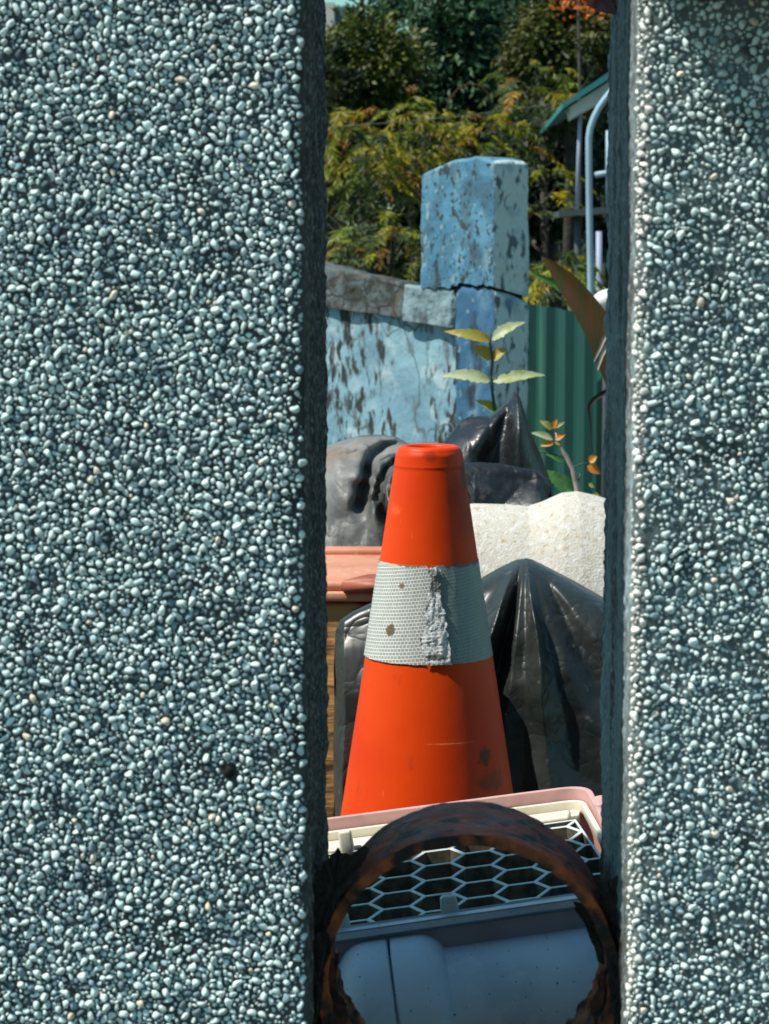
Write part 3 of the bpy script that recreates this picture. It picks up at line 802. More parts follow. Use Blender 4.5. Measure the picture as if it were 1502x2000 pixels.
# ------------------------------------------------------------------ draped bags and sacks
def drape(top, d, T, zb, name, mt, fold=None, e=.8, nx=150, na=90, amp=1.0, xr=None, closeL=True, closeR=True):
    """hollow heap: top outline in photo pixels at distance d, half depth T, down to height zb"""
    x0, x1 = xr or (top[0][0], top[-1][0]); V = []
    for i in range(nx + 1):
        px = lerp(x0, x1, i / nx); py = poly_y(top, px); tp = P(px, py, d)
        s = 1.0
        edge = min((px - x0) if closeL else 1e9, (x1 - px) if closeR else 1e9)
        s = min(1, max(0.02, edge / 22)) ** .5
        for j in range(na + 1):
            al = lerp(-pi / 2, pi / 2, j / na)
            sa, ca = sin(al), max(0, cos(al))
            y = d + T * s * math.copysign(abs(sa) ** e, sa)
            z = zb + (tp.z - zb) * (ca ** e)
            x = tp.x * (y / d if False else 1)
            q_ = Vector((x, y, z))
            if fold:
                wgt = min(1, abs(sa) * 3)
                dy = fold(px, q_, tp) * amp * wgt
                q_.y += dy if sa < 0 else -dy
                q_.x += .25 * dy * nz(q_, 9, 1)
            V.append(q_)
    F = grid_faces(nx + 1, na + 1)
    me = mesh(name, V, F, mt)
    bmx = bmesh.new(); bmx.from_mesh(me); bmesh.ops.recalc_face_normals(bmx, faces=bmx.faces); bmx.to_mesh(me); bmx.free()
    me.polygons.foreach_set('use_smooth', [True] * len(me.polygons)); return me
def ridged(p, s, o=3): return 1 - 2 * abs(nz(p, s, o))
def crease(p, s, seed=0.0):
    w_ = Vector(p) * s + Vector((seed, 0, seed)); w_ += noise.noise_vector(w_ * .7) * .5
    return noise.voronoi(w_, distance_metric='MANHATTAN')[0][0] - .6

m_bag = M("black_plastic_film", (.014, .018, .017), .42, [((.036, .042, .038), 'noise', 7, .42, .66, 8), ((.12, .13, .12), 'noise', 60, .66, .8, 8)],
          [('crease', 9, .35, .016), ('crease', 30, .36, .005)], rlayer=('noise', 14, .24, .50), spec=.5)
m_bag2 = M("dusty_black_plastic", (.06, .065, .062), .5, [((.27, .28, .27), 'noise', 7, .45, .62, 8), ((.20, .13, .08), 'noise', 8, .50, .64, 8, (1, 1, .7)), ((.02, .02, .02), 'noise', 30, .60, .7, 8)],
           [('noise', 12, .4, .02), ('crease', 20, .3, .008)], rlayer=('noise', 12, .35, .65), spec=.45)
m_bag3 = M("black_plastic_light_dirt", (.011, .013, .015), .34, [((.08, .085, .08), 'noise', 14, .56, .74, 8), ((.16, .12, .09), 'noise', 22, .64, .76, 8)],
           [('crease', 7, .4, .025), ('crease', 36, .35, .005)], rlayer=('noise', 16, .22, .5), spec=.6)

# front right sheet: folds radiate from its peak
apx = P(1030, 1095, 2.85)
def fold_tent(px, q_, tp):
    dx, dz = q_.x - apx.x, apx.z - q_.z
    r = sqrt(dx * dx + dz * dz); a = atan2(dx, dz + .015)
    fade = max(.25, 1 - r / .5)
    def rid(c, w_, h): return -h * max(0, 1 - abs(a - c) / w_) ** 1.3
    g = rid(.10, .12, .030) + rid(-.42, .16, .034) + rid(-.75, .12, .016) + rid(.85, .35, .018) + .0012 * cos(a * 23 + 1) - rid(-.22, .10, .030) - rid(.48, .16, .014)
    v = g * min(1, r / .07) * fade
    v += .012 * crease((q_.x, 0, q_.z), 9) * min(1, r / .15) + .0032 * crease((q_.x, 1, q_.z), 24, 4) * min(1, r / .08)
    return v
top = [(880, 1190), (925, 1145), (945, 1130), (975, 1112), (1010, 1096), (1030, 1093), (1042, 1096), (1080, 1115), (1130, 1142), (1172, 1166), (1260, 1215)]
put("plastic_sheet", drape(top, 2.95, .16, 0, "sheet", m_bag, fold_tent, .75, 220, 150, closeL=True),
    label="black plastic sheet with folds radiating from a peak, right of the cone", cat="plastic sheet")
# front left bag
def fold_gen(s1, a1, s2, a2, off=0):
    def f(px, q_, tp):
        p = Vector((q_.x + off, q_.y * .3, q_.z * .8)); return a1 * (.6 * ridged(p, s1, 2) + .8 * crease(p, s1 * .8, off)) + a2 * crease(p, s2, off + 3)
    return f
top = [(652, 1300), (656, 1230), (664, 1212), (690, 1195), (722, 1180), (760, 1175), (850, 1180), (905, 1230), (920, 1300)]
put("rubbish_bag", drape(top, 2.80, .085, 0, "bag_lf", m_bag, fold_gen(6, .03, 15, .004), .7, 130, 120),
    label="small shiny black rubbish bag behind the left side of the cone under the terracotta lid", cat="rubbish bag", group="black rubbish bags heaped behind the cone")
groove = [(790, 866), (752, 874), (730, 892), (722, 925), (714, 955), (700, 990)]
groove2 = [(772, 905), (748, 930), (738, 965), (742, 1000), (765, 1030)]
def pdist(px, py, pl):
    best = 1e9
    for (ax, ay), (bx, by) in zip(pl, pl[1:]):
        t = max(0, min(1, ((px - ax) * (bx - ax) + (py - ay) * (by - ay)) / ((bx - ax) ** 2 + (by - ay) ** 2)))
        best = min(best, math.hypot(px - ax - t * (bx - ax), py - ay - t * (by - ay)))
    return best
gen_m = fold_gen(4.5, .05, 13, .012, 2)
def fold_mud(px, q_, tp):
    r = q_ - CAM; k = FPX / r.dot(Fw); sx_, sy_ = 751 + r.dot(Rt) * k, 1000 - r.dot(Up) * k
    v = gen_m(px, q_, tp) + .05 * math.exp(-(pdist(sx_, sy_, groove) / 13) ** 2) + .035 * math.exp(-(pdist(sx_, sy_, groove2) / 9) ** 2)
    a = atan2(sx_ - 752, sy_ - 955); rr = math.hypot(sx_ - 752, sy_ - 955)
    return v + .010 * cos(a * 8) * math.exp(-(rr - 40) ** 2 / 900) + .012 * ridged((q_.x * 2.2, 0, q_.z * .7), 8, 2)
# muddy bag
top = [(560, 930), (600, 900), (640, 872), (665, 862), (700, 852), (740, 850), (770, 853), (800, 868), (840, 885), (880, 905), (915, 960)]
put("rubbish_bag", drape(top, 3.45, .20, .30, "bag_mud", m_bag2, fold_mud, .85, 190, 110),
    label="large mud-smeared grey-black rubbish bag slumped left of the cone top", cat="rubbish bag", group="black rubbish bags heaped behind the cone")
# peaked bag
bag = thing("rubbish_bag", P(980, 985, 3.7) * 1.0, "glossy black rubbish bag with a tall pointed corner right of the cone top", "rubbish bag", "black rubbish bags heaped behind the cone")
bag.location.z = 0
top = [(820, 900), (860, 905), (905, 905), (935, 903), (970, 905), (1010, 912), (1045, 918), (1068, 935), (1076, 955), (1078, 975)]
put("bag_body", drape(top, 3.62, .16, .2, "bag_body", m_bag3, fold_gen(5, .05, 15, .005, 6), .8, 160, 100), bag)
top = [(830, 925), (866, 864), (900, 822), (912, 815), (935, 812), (955, 812), (975, 798), (990, 785), (1003, 765), (1010, 764), (1017, 780), (1028, 815), (1040, 850), (1055, 885), (1072, 930), (1080, 975)]
pk = P(1010, 765, 3.75)
def fold_peak(px, q_, tp):
    dx, dz = q_.x - pk.x, pk.z - q_.z; a = atan2(dx, dz + .02); r = sqrt(dx * dx + dz * dz)
    return .016 * cos(a * 9 + 2.2) * min(1, r / .05) + .016 * crease((q_.x, 0, q_.z * .5), 12)
put("bag_corner", drape(top, 3.75, .09, .38, "bag_corner", m_bag3, fold_peak, .9, 150, 80), bag)
# bags behind to close the dark gap on the left
top = [(560, 905), (600, 885), (640, 878), (655, 885), (680, 910), (720, 980)]
put("rubbish_bag", drape(top, 3.95, .12, 0, "bag_bk", m_bag, fold_gen(6, .03, 19, .006, 9), .8, 60, 60),
    label="black rubbish bag barely showing beside the left wall edge behind the muddy bag", cat="rubbish bag", group="black rubbish bags heaped behind the cone")

# pale granular sack
m_sack = M("cream_grain", (.56, .53, .46), .9, [((.66, .65, .61), 'noise', 110, .5, .66, 6), ((.45, .36, .25), 'noise', 130, .58, .70, 5), ((.16, .14, .11), 'noise', 300, .68, .74, 2)],
           [('noise', 330, .8, .002)])
top = [(820, 1000), (880, 990), (925, 984), (1000, 986), (1032, 989), (1060, 980), (1098, 963), (1128, 960), (1168, 969), (1230, 990), (1300, 1010)]
def fold_s(px, q_, tp): return .003 * nz((q_.x, q_.y, q_.z), 4, 1) + .0006 * nz((q_.x, q_.y, q_.z), 120, 2)
me = drape(top, 3.36, .20, .0, "sack", m_sack, fold_s, .95, 220, 160)
put("grain_sack", me, label="cream speckled granular sack slumped behind the black plastic sheet", cat="sack")

# terracotta lid on a timber box
m_terra = M("terracotta_plastic", (.66, .30, .19), .5, [((.58, .22, .13), 'noise', 14, .45, .7), ((.72, .46, .36), 'noise', 70, .60, .72, 6)], [('noise', 90, .2, .002)], rlayer=('noise', 30, .35, .6))
LD = 2.96
LZ = P(690, 1136, LD).z; xl = P(560, 1136, LD).x; xr = P(800, 1136, LD).x
lid = thing("terracotta_lid", ((xl + xr) / 2, 2.95, LZ - .03), "sunlit terracotta plastic lid with a stepped rim between the left wall and the cone", "lid")
yb = LD * (P(690, 1136, 1).z - CAMZ) / (P(690, 1077, 1).z - CAMZ)
bm = box_bm(((xl + xr) / 2, (LD + yb) / 2, LZ - .006), XYZ, (xr - xl, yb - LD, .012), .005, 3)
put("lid_plate", from_bm("lp", bm, m_terra), lid)
bm = box_bm(((xl + xr) / 2, (LD + yb) / 2, LZ - .018), XYZ, (xr - xl + .01, yb - LD + .012, .012), .003, 2)
put("lid_rim", from_bm("lr", bm, m_terra), lid)
x_m = P(685, 1130, LD).x
bm = box_bm(((x_m + xr) / 2, LD + .035, LZ + .004), XYZ, (xr - x_m, .07, .012), .004, 3)
bm2 = box_bm(((xl + xr) / 2, yb - .02, LZ + .003), XYZ, (xr - xl, .03, .010), .004, 3)
m_terra2 = M("shaded_terracotta", (.36, .10, .055), .55, [((.25, .06, .035), 'noise', 30, .45, .6)])  # terracotta darkened in colour to stand in for shadow on the step
bm3 = bmesh.new(); zt_ = LZ - .001
ws = [(x_m - .012, LD - .012), (xr, LD - .012), (xr, LD + .055), (x_m + .018, LD + .045)]
tv = [bm3.verts.new((a_, b_, zt_ + .0045)) for a_, b_ in ws]; bv = [bm3.verts.new((a_, b_, zt_ - .012)) for a_, b_ in ws]
bm3.faces.new(tv); bm3.faces.new(bv[::-1])
for k_ in range(4): bm3.faces.new((tv[k_], bv[k_], bv[(k_ + 1) % 4], tv[(k_ + 1) % 4]))
bmesh.ops.recalc_face_normals(bm3, faces=bm3.faces); bmesh.ops.bevel(bm3, geom=bm3.edges[:], offset=.0025, segments=2, affect='EDGES')
put("front_step", from_bm("fs", bm3, m_terra2), lid)
put("raised_edge", from_bm("re2", bm2, m_terra), lid)
m_wood = M("raw_timber", (.50, .26, .09), .8, [((.20, .075, .022), 'wave', 16, .35, .8, 6, (.25, 1, 1), 9.0), ((.60, .42, .22), 'noise', 30, .58, .72, 8, (.2, 1, 1))],
           [('noise', 60, .8, .006, (.2, 1, 1)), ('wave', 22, .5, .004, (.2, 1, 1))])
zz0 = P(690, 1180, LD - .01).z
bm = box_bm(((xl + xr) / 2 - .02, LD + .21, zz0 / 2), XYZ, (xr - xl, .42, zz0), .006, 2)
put("timber_box", from_bm("tb", bm, m_wood), label="orange-brown timber box under the terracotta lid beside the left wall", cat="box")
for o in bpy.data.objects:
    if o.name.startswith("lid_rim"): pass

# ------------------------------------------------------------------ broken painted boundary wall
m_pl = M("peeling_blue_plaster", (.22, .38, .45), .85,
         [((.15, .28, .36), 'noise', 5, .45, .65, 6), ((.42, .54, .57), 'noise', 12, .52, .7, 8), ((.12, .18, .20), 'noise', 30, .58, .66, 9, (1, 1, .5)),
          ((.03, .038, .036), 'mould', 26, .295, .335, 8, (1, 1, .45)), ((.02, .025, .025), 'mould', 60, .325, .36, 8, (1, 1, .35)),
          ((.10, .14, .15), 'edge', 4.5, .016, .004, 5, (1, 1, .7), .22)],
         [('noise', 60, .5, .006), ('noise', 14, .3, .010)])
m_bluep = M("blue_paint_plaster", (.060, .20, .31), .8,
            [((.10, .26, .37), 'noise', 8, .45, .62, 7), ((.20, .34, .40), 'noise', 16, .56, .7, 8, (1, 1, .6)), ((.05, .10, .14), 'noise', 13, .50, .72, 9, (1, 1, .6)),
             ((.22, .34, .39), 'noise', 38, .60, .65, 9, (1, 1, .8)), ((.03, .055, .075), 'noise', 34, .585, .64, 10, (1, 1, .7)), ((.02, .03, .035), 'noise', 80, .60, .63, 8, (1, 1, .7))],
            [('noise', 60, .4, .005), ('noise', 14, .3, .010)])
m_blued = M("deep_blue_plaster", (.035, .12, .22), .85,
            [((.10, .22, .32), 'noise', 12, .50, .68, 8, (1, 1, .6)), ((.015, .03, .045), 'noise', 18, .50, .62, 9, (1, 1, .4)), ((.2, .32, .38), 'noise', 40, .62, .7, 8)],
            [('noise', 60, .4, .005), ('noise', 14, .3, .010)])
m_side_p = M("brightened_weathered_plaster", (.56, .66, .64), .85,  # pale side paint, brightened further to stand in for light on that face
             [((.10, .15, .16), 'noise', 38, .54, .62, 10, (1, 1, .5)), ((.16, .28, .36), 'noise', 10, .5, .7)], [('noise', 60, .7, .008)])
m_cope = M("mossy_coping", (.09, .115, .12), .9, [((.03, .034, .028), 'noise', 22, .42, .60, 9), ((.085, .07, .045), 'noise', 30, .54, .68, 8), ((.02, .02, .018), 'edge', 9, .03, .008, 5, (1, 1, 1.6), .05)], [('noise', 50, .8, .01)])
m_cope2 = M("pale_coping", (.20, .29, .32), .85, [((.08, .11, .12), 'noise', 22, .50, .64, 8, (1, 1, .5))], [('noise', 50, .8, .01)])
dA, dB = 7.6, 7.0
A = P(640, 517, dA); B = P(985, 583, dB)
wd = Vector((B.x - A.x, B.y - A.y, 0)); wl = wd.length; wd.normalize(); wn = Vector((wd.y, -wd.x, 0))   # toward the camera
if wn.y > 0: wn = -wn
def on_wall(px, o=0.0):
    """distance along the wall line for photo column px"""
    r = ray(px, 700); # intersect in plan
    den = r.x * wd.y - r.y * wd.x
    base = A + wn * o
    t = ((base.x - CAM.x) * r.y - (base.y - CAM.y) * r.x) / (r.x * wd.y - r.y * wd.x) if den else 0
    return t
def WP(s, z, o=0.0): return Vector((A.x, A.y, 0)) + wd * s + wn * o + Vector((0, 0, z))
def zpx(px, py, o=0.0):
    s = on_wall(px, o); q_ = WP(s, 0, o); r = ray(px, py); return CAMZ + r.z * (q_.y / r.y)
def rough_block(s0, s1, topf, botf, o0, o1, mt, name, ns=60, nz_=50, a=.012, thick_n=6):
    """block along the wall line with wavy top; front at offset o0, back at o1"""
    V = []; F = []
    sec = [(0, t) for t in np.linspace(0, 1, nz_)] + [(t, 1) for t in np.linspace(0, 1, thick_n + 2)[1:-1]] + [(1, t) for t in np.linspace(1, 0, 12)]
    for i in range(ns + 1):
        s = lerp(s0, s1, i / ns); zt = topf(s); zb = botf(s)
        for (k, t) in sec:
            q_ = WP(s, lerp(zb, zt, t), lerp(o0, o1, k))
            n1 = nz(q_, 9, 4) * a + nz(q_, 40, 2) * a * .3
            q_ += wn * n1 + Vector((0, 0, nz(q_ + Vector((3, 3, 3)), 14, 3) * a * (.8 if t > .95 else 0)))
            if i in (0, ns): q_ += wd * nz(q_, 12, 3) * a * 1.2
            V.append(q_)
    m = len(sec); F = grid_faces(ns + 1, m)
    F.append(tuple(range(m))); F.append(tuple(range(ns * m, (ns + 1) * m))[::-1])
    me = mesh(name, V, F, mt, smooth=True)
    bmx = bmesh.new(); bmx.from_mesh(me); bmesh.ops.recalc_face_normals(bmx, faces=bmx.faces); bmx.to_mesh(me); bmx.free(); return me
sL, sK, sP0, sP1 = on_wall(560), on_wall(802), on_wall(842), on_wall(985)
s886 = on_wall(900)
tops = [(on_wall(x), zpx(x, y)) for x, y in ((560, 500), (640, 517), (700, 533), (760, 546), (830, 556), (900, 563), (985, 575))]
bots = [(on_wall(x), zpx(x, y)) for x, y in ((560, 585), (640, 598), (700, 608), (800, 622), (880, 634), (900, 637), (985, 650))]
tf = lambda s: poly_y(tops, s); bf = lambda s: poly_y(bots, s)
bw = thing("boundary_wall", WP((sL + sP1) / 2, 0), "low white and blue plastered boundary wall with black mould and cracked coping", "wall")
put("plastered_wall", rough_block(sL - .6, sP1 - .01, lambda s: bf(s) + .005, lambda s: 0, 0, -.04, m_pl, "pw", 120, 70, .004), bw)
put("coping", rough_block(sL - .6, sK, tf, lambda s: bf(s) + .002, .022, -.045, m_cope, "cope", 60, 12, .010), bw)
put("coping", rough_block(sK + .004, s886, lambda s: tf(s) - .004, lambda s: bf(s) - .004, .034, -.045, m_cope2, "cope2", 30, 12, .010), bw)
# pillar
pz = {x: zpx(x, y) for x, y in ((842, 338), (860, 329), (881, 323), (907, 311), (947, 305), (985, 313))}
ptop = sorted((on_wall(x), z) for x, z in pz.items())
pil = thing("gate_pillar", WP((sP0 + sP1) / 2, 0, -.06), "square blue painted plaster pillar with flaking paint and a black crack at the wall's end", "pillar")
s_f0 = s886 + .02
# side face width so that it ends at photo column 1032
def side_len():
    r = ray(1032, 450); c0_ = WP(sP1, 0, .04); dirn = -wn
    t = ((CAM.x - c0_.x) * r.y - (CAM.y - c0_.y) * r.x) / (dirn.x * r.y - dirn.y * r.x); return t
sl = side_len(); print("pillar side", sl, "front", sP1 - sP0)
def pillar(z0f, z1f, s0, s1, o0, depth, name, mts, a=.005):
    """closed post: ring of points round the plan, rows up"""
    ring_ = []
    n1, n2 = 40, 22
    for k in range(n1): ring_.append((lerp(s0, s1, k / n1), o0, 0))
    for k in range(n2): ring_.append((s1, o0 - depth * k / n2, 1))
    for k in range(12): ring_.append((lerp(s1, s0, k / 12), o0 - depth, 1))
    for k in range(10): ring_.append((s0, o0 - depth + depth * k / 10, 0))
    rows = 90; V = []; m = len(ring_)
    for j in range(rows + 1):
        t = j / rows
        for (s, o, k) in ring_:
            zt = z1f(s); zb = z0f(s)
            drop = -.030 * max(0, (o0 - o) / depth) if k == 1 else (-.030 if k == 1 else 0)
            if name in ('up', 'ck'): zb += drop
            if name in ('lo', 'ck'): zt += drop
            z = lerp(zb, zt, t); q_ = WP(s, z, o)
            cen = WP((s0 + s1) / 2, z, o0 - depth / 2)
            sh = 1.0
            if t > .97: sh = 1 - .10 * ((t - .97) / .03) ** 2
            q_ = cen + (q_ - cen) * sh
            q_.z = z
            dd = (q_ - cen); dd.z = 0; dd.normalize()
            q_ += dd * (nz(q_, 10, 4) * a + nz(q_, 45, 2) * a * .3)
            q_.z += nz((q_.x, q_.y, 3), 14, 3) * a * (1.2 if t > .98 else 0)
            V.append(q_)
    F = []; fm = []
    for j in range(rows):
        for i in range(m):
            F.append((j * m + i, j * m + (i + 1) % m, (j + 1) * m + (i + 1) % m, (j + 1) * m + i)); fm.append(ring_[i][2])
    F.append(tuple(range(rows * m, (rows + 1) * m))); fm.append(0)
    me = mesh(name, V, F, mts, fm=fm)
    return me
crack = [(842, 566), (880, 562), (905, 556), (935, 560), (966, 562), (972, 578), (985, 592), (1000, 604)]
cpts = sorted((on_wall(x, .04), zpx(x, y, .04)) for x, y in crack[:7])
def zc_(s): return poly_y(cpts, s) + .009 * noise.fractal(Vector((s * 34, 2, 0)), 1, 2, 3)
put("upper_post", pillar(lambda s: zc_(s) + .004, lambda s: poly_y(ptop, s), sP0, sP1, .04, sl, "up", [m_bluep, m_side_p]), pil)
put("lower_post", pillar(lambda s: 0, lambda s: zc_(s) - .004, s_f0, sP1 + .001, .038, sl - .002, "lo", [m_blued, m_side_p]), pil)
m_crk = M("crack_dark", (.012, .013, .012), .95)
cm = pillar(lambda s: zc_(s) - .02, lambda s: zc_(s) + .02, sP0 + .02, sP1 - .012, .028, sl - .024, "ck", [m_crk, m_crk], .003)
put("crack_core", cm, pil)

# ------------------------------------------------------------------ green corrugated fence
m_green = M("green_sheet_metal", (.014, .085, .070), .5, [((.009, .050, .048), 'noise', 3, .4, .65, 5, (1, 1, .3)), ((.04, .17, .11), 'noise', 9, .55, .75, 5, (1, 1, .1))], [], rlayer=('noise', 8, .35, .6))
fd_ = 7.9
F0 = P(1015, 590, fd_); F1 = P(1330, 640, fd_ - .9)
V = []; n = 150; per = .125
ln = (Vector((F1.x, F1.y)) - Vector((F0.x, F0.y))).length
fx = Vector((F1.x - F0.x, F1.y - F0.y, 0)).normalized(); fn_ = Vector((fx.y, -fx.x, 0))
stn = []
s = 0
while s < ln:
    for (u, h) in ((0, 0), (.30, 0), (.42, .022), (.80, .022), (.92, 0)): stn.append((s + u * per, h))
    s += per
for (s, h) in stn:
    zt = lerp(F0.z, F1.z, s / ln)
    for th in (0, .0012):
        base = Vector((F0.x, F0.y, 0)) + fx * s + fn_ * (h - th)
        V += [base + Vector((0, 0, 0)), base + Vector((0, 0, zt))]
F = []
for i in range(len(stn) - 1):
    a = i * 4; b = a + 4
    F += [(a, b, b + 1, a + 1), (a + 2, a + 3, b + 3, b + 2), (a + 1, b + 1, b + 3, a + 3)]
put("metal_fence", mesh("fence", V, F, m_green, smooth=False), label="dark green corrugated metal fence behind the weeds right of the blue pillar", cat="fence")

# ------------------------------------------------------------------ small plants
def leafV(base, dirv, upv, length, width, curl=.25, fold=.25, n=14, wav=0.0):
    """one leaf blade with a midrib fold; returns V,F"""
    d = Vector(dirv).normalized(); u = Vector(upv).normalized(); s = d.cross(u).normalized(); u = s.cross(d)
    V = []; F = []
    for i in range(n + 1):
        t = i / n; wv = width * .5 * (sin(pi * min(1, t ** .8)) ** .8) * (1 - .25 * t) + .0005
        c = Vector(base) + d * (length * t) - u * (curl * length * t * t) + s * (.04 * length * sin(t * 3 + length * 500))
        k = 1 + wav * sin(t * 22) + .12 * sin(t * 41 + length * 900)
        V += [c - s * wv * k + u * (fold * wv), c - s * wv * .5 + u * fold * wv * .35, c, c + s * wv * .5 + u * fold * wv * .35, c + s * wv * k + u * (fold * wv)]
    for i in range(n):
        for j in range(4):
            a = i * 5 + j; F.append((a, a + 1, a + 6, a + 5))
    return V, F
m_lf_y = M("yellow_green_leaf", (.36, .38, .07), .5, [((.50, .32, .04), 'noise', 30, .45, .62), ((.55, .6, .3), 'noise', 60, .55, .7)], [('noise', 200, .3, .002)], trans=.35)
m_lf_p = M("pale_leaf", (.46, .52, .30), .5, [((.36, .40, .10), 'noise', 60, .5, .65)], [('noise', 200, .3, .002)], trans=.25)
m_lf_g = M("green_leaf", (.07, .20, .05), .45, [((.12, .3, .1), 'noise', 60, .5, .7)], [('noise', 200, .3, .002)], trans=.2)
m_lf_o = M("orange_leaf", (.75, .24, .03), .5, [((.7, .42, .05), 'noise', 80, .45, .6)], [], trans=.35)
m_stem = M("green_stem", (.05, .09, .04), .7); m_stem2 = M("pale_stem", (.45, .38, .33), .8, [((.3, .22, .18), 'noise', 60, .5, .7)])
ds = 3.95
sap = thing("sapling", P(962, 900, ds), "upright sapling with pairs of yellow-green leaves in front of the blue pillar", "plant"); sap.location.z = 0
st = [P(975, 1100, ds), P(972, 900, ds), P(966, 800, ds), P(959, 740, ds), P(962, 700, ds), P(957, 668, ds), P(959, 640, ds)]
st[0].z = 0
V, F = tube(st, [.004, .0032, .0028, .0024, .002, .0018, .001], 8); put("stem", mesh("stem", V, F, m_stem), sap)
pxm = ds / FPX
def leaf_px(a, b, wpx, mt, d, parent, lift=0.2, curl=.2, dd=0.0, fold=.3, wav=.0, upv=(0, -.8, .6)):
    p0, p1 = P(a[0], a[1], d), P(b[0], b[1], d + dd); v = p1 - p0; ln_ = v.length
    u = Vector(upv)
    dr = (v + Vector(u).normalized() * (curl * ln_)).normalized()
    V, F = leafV(p0, dr, u, ln_, wpx * d / FPX, curl, fold, 14, wav)
    put("leaf", mesh("leaf", V, F, mt), parent)
leaf_px((957, 668), (878, 646), 28, m_lf_y, ds, sap, curl=.5)
leaf_px((960, 662), (1020, 632), 26, m_lf_p, ds, sap, curl=.45, wav=.1)
leaf_px((960, 702), (922, 676), 30, m_lf_y, ds, sap, curl=.25)
leaf_px((960, 702), (990, 682), 24, m_lf_y, ds, sap, curl=.25)
leaf_px((957, 742), (868, 738), 30, m_lf_p, ds, sap, curl=.42, wav=.08)
leaf_px((963, 742), (1058, 736), 28, m_lf_p, ds, sap, curl=.38, wav=.08)
leaf_px((972, 806), (932, 782), 22, m_lf_y, ds, sap, curl=.30)
leaf_px((930, 812), (905, 836), 14, m_lf_g, ds, sap, curl=.2)
dw = 4.1
wd_ = thing("weed_plant", P(1125, 960, dw), "low weed with small orange leaves and one broad green leaf against the green fence", "plant"); wd_.location.z = 0
b0 = P(1135, 1100, dw); b0.z = 0
V, F = join([tube([b0, P(1128, 955, dw), P(1118, 915, dw), P(1105, 890, dw), P(1092, 868, dw), P(1085, 845, dw)], [.006, .0055, .004, .004, .0018, .001], 8)])
put("stem", mesh("stem", V, F, m_stem2), wd_)
V, F = join([tube([P(1118, 915, dw), P(1135, 906, dw), P(1150, 905, dw)], .0012, 6), tube([P(1127, 950, dw), P(1134, 925, dw)], .0014, 6), tube([P(1105, 895, dw), P(1075, 885, dw), P(1050, 880, dw)], .001, 6)])
put("twigs", mesh("tw", V, F, m_stem), wd_)
for a, b_, w_, mt in (((1078, 838), (1054, 822), 14, m_lf_y), ((1078, 836), (1088, 820), 12, m_lf_o), ((1080, 836), (1102, 824), 10, m_lf_y), ((1080, 858), (1038, 846), 14, m_lf_p),
                      ((1084, 858), (1104, 848), 14, m_lf_o), ((1080, 862), (1056, 872), 14, m_lf_o), ((1118, 958), (1066, 918), 34, m_lf_g), ((1148, 908), (1172, 925), 20, m_lf_o),
                      ((1150, 900), (1166, 892), 16, m_lf_o), ((1150, 945), (1160, 952), 8, m_lf_y), ((1158, 965), (1172, 970), 12, m_lf_y), ((1100, 900), (1062, 886), 10, m_lf_g), ((1084, 862), (1100, 870), 9, m_lf_y)):
    leaf_px(a, b_, w_, mt, dw, wd_, curl=.2, upv=(.1, -.9, .4))
# broad brown strap leaves from the right
m_strap = M("brown_green_strap", (.085, .075, .018), .5, [((.15, .065, .02), 'noise', 8, .45, .6, 4, (6, 1, .6)), ((.03, .05, .015), 'noise', 10, .5, .7)], [('noise', 30, .3, .002, (6, 1, 1))], trans=.15)
m_dry = M("dry_pale_leaf", (.55, .5, .42), .8); m_dkst = M("dark_stalk", (.03, .018, .015), .6)
dp = 4.3
strap = thing("strap_leaf_plant", P(1260, 1000, dp), "strap leaved plant whose broad brown-green leaf leans in from the right wall", "plant"); strap.location.z = 0
def strap_leaf(pts, wds, mt, d, name="leaf"):
    V = []; F = []; c = [P(x, y, d) for x, y in pts]
    n = 30; cc_ = []
    for i in range(n + 1):
        t = i / n * (len(c) - 1); k = min(int(t), len(c) - 2); f = t - k
        p0, p1, p2, p3 = c[max(k - 1, 0)], c[k], c[k + 1], c[min(k + 2, len(c) - 1)]
        cc_.append(.5 * ((2 * p1) + (p2 - p0) * f + (2 * p0 - 5 * p1 + 4 * p2 - p3) * f * f + (3 * p1 - p0 - 3 * p2 + p3) * f ** 3))
    for i, q_ in enumerate(cc_):
        tg = (cc_[min(i + 1, n)] - cc_[max(i - 1, 0)]).normalized(); s = tg.cross(Vector((0, 1, 0))).normalized()
        t = i / n * (len(wds) - 1); k = min(int(t), len(wds) - 2); wv = lerp(wds[k], wds[k + 1], t - k) * d / FPX / 2
        for e_ in (-1, -.5, 0, .5, 1): V.append(q_ + s * wv * e_ + Vector((0, -abs(e_) * wv * .35 , 0)))
    for i in range(n):
        for j in range(4): F.append((i * 5 + j, i * 5 + j + 1, i * 5 + j + 6, i * 5 + j + 5))
    put(name, mesh("leaf", V, F, mt), strap)
strap_leaf([(1280, 1100), (1240, 850), (1185, 680), (1150, 610), (1105, 550), (1062, 502)], [26, 44, 60, 54, 40, 2], m_strap, dp)
strap_leaf([(1280, 1060), (1230, 760), (1170, 630), (1110, 572), (1040, 532)], [20, 22, 22, 20, 2], m_lf_g, dp + .1)
strap_leaf([(1215, 640), (1185, 655), (1172, 680), (1160, 706)], [9, 8, 6, 2], m_dry, dp - .1, "dry_leaf")
strap_leaf([(1215, 650), (1182, 682), (1166, 722)], [9, 8, 5], m_dry, dp - .12, "dry_leaf")
strap_leaf([(1240, 800), (1200, 765), (1172, 772), (1152, 792), (1154, 825), (1156, 860), (1158, 885)], [14, 12, 10, 8, 4, 2, 2], m_dkst, dp, "stalk")

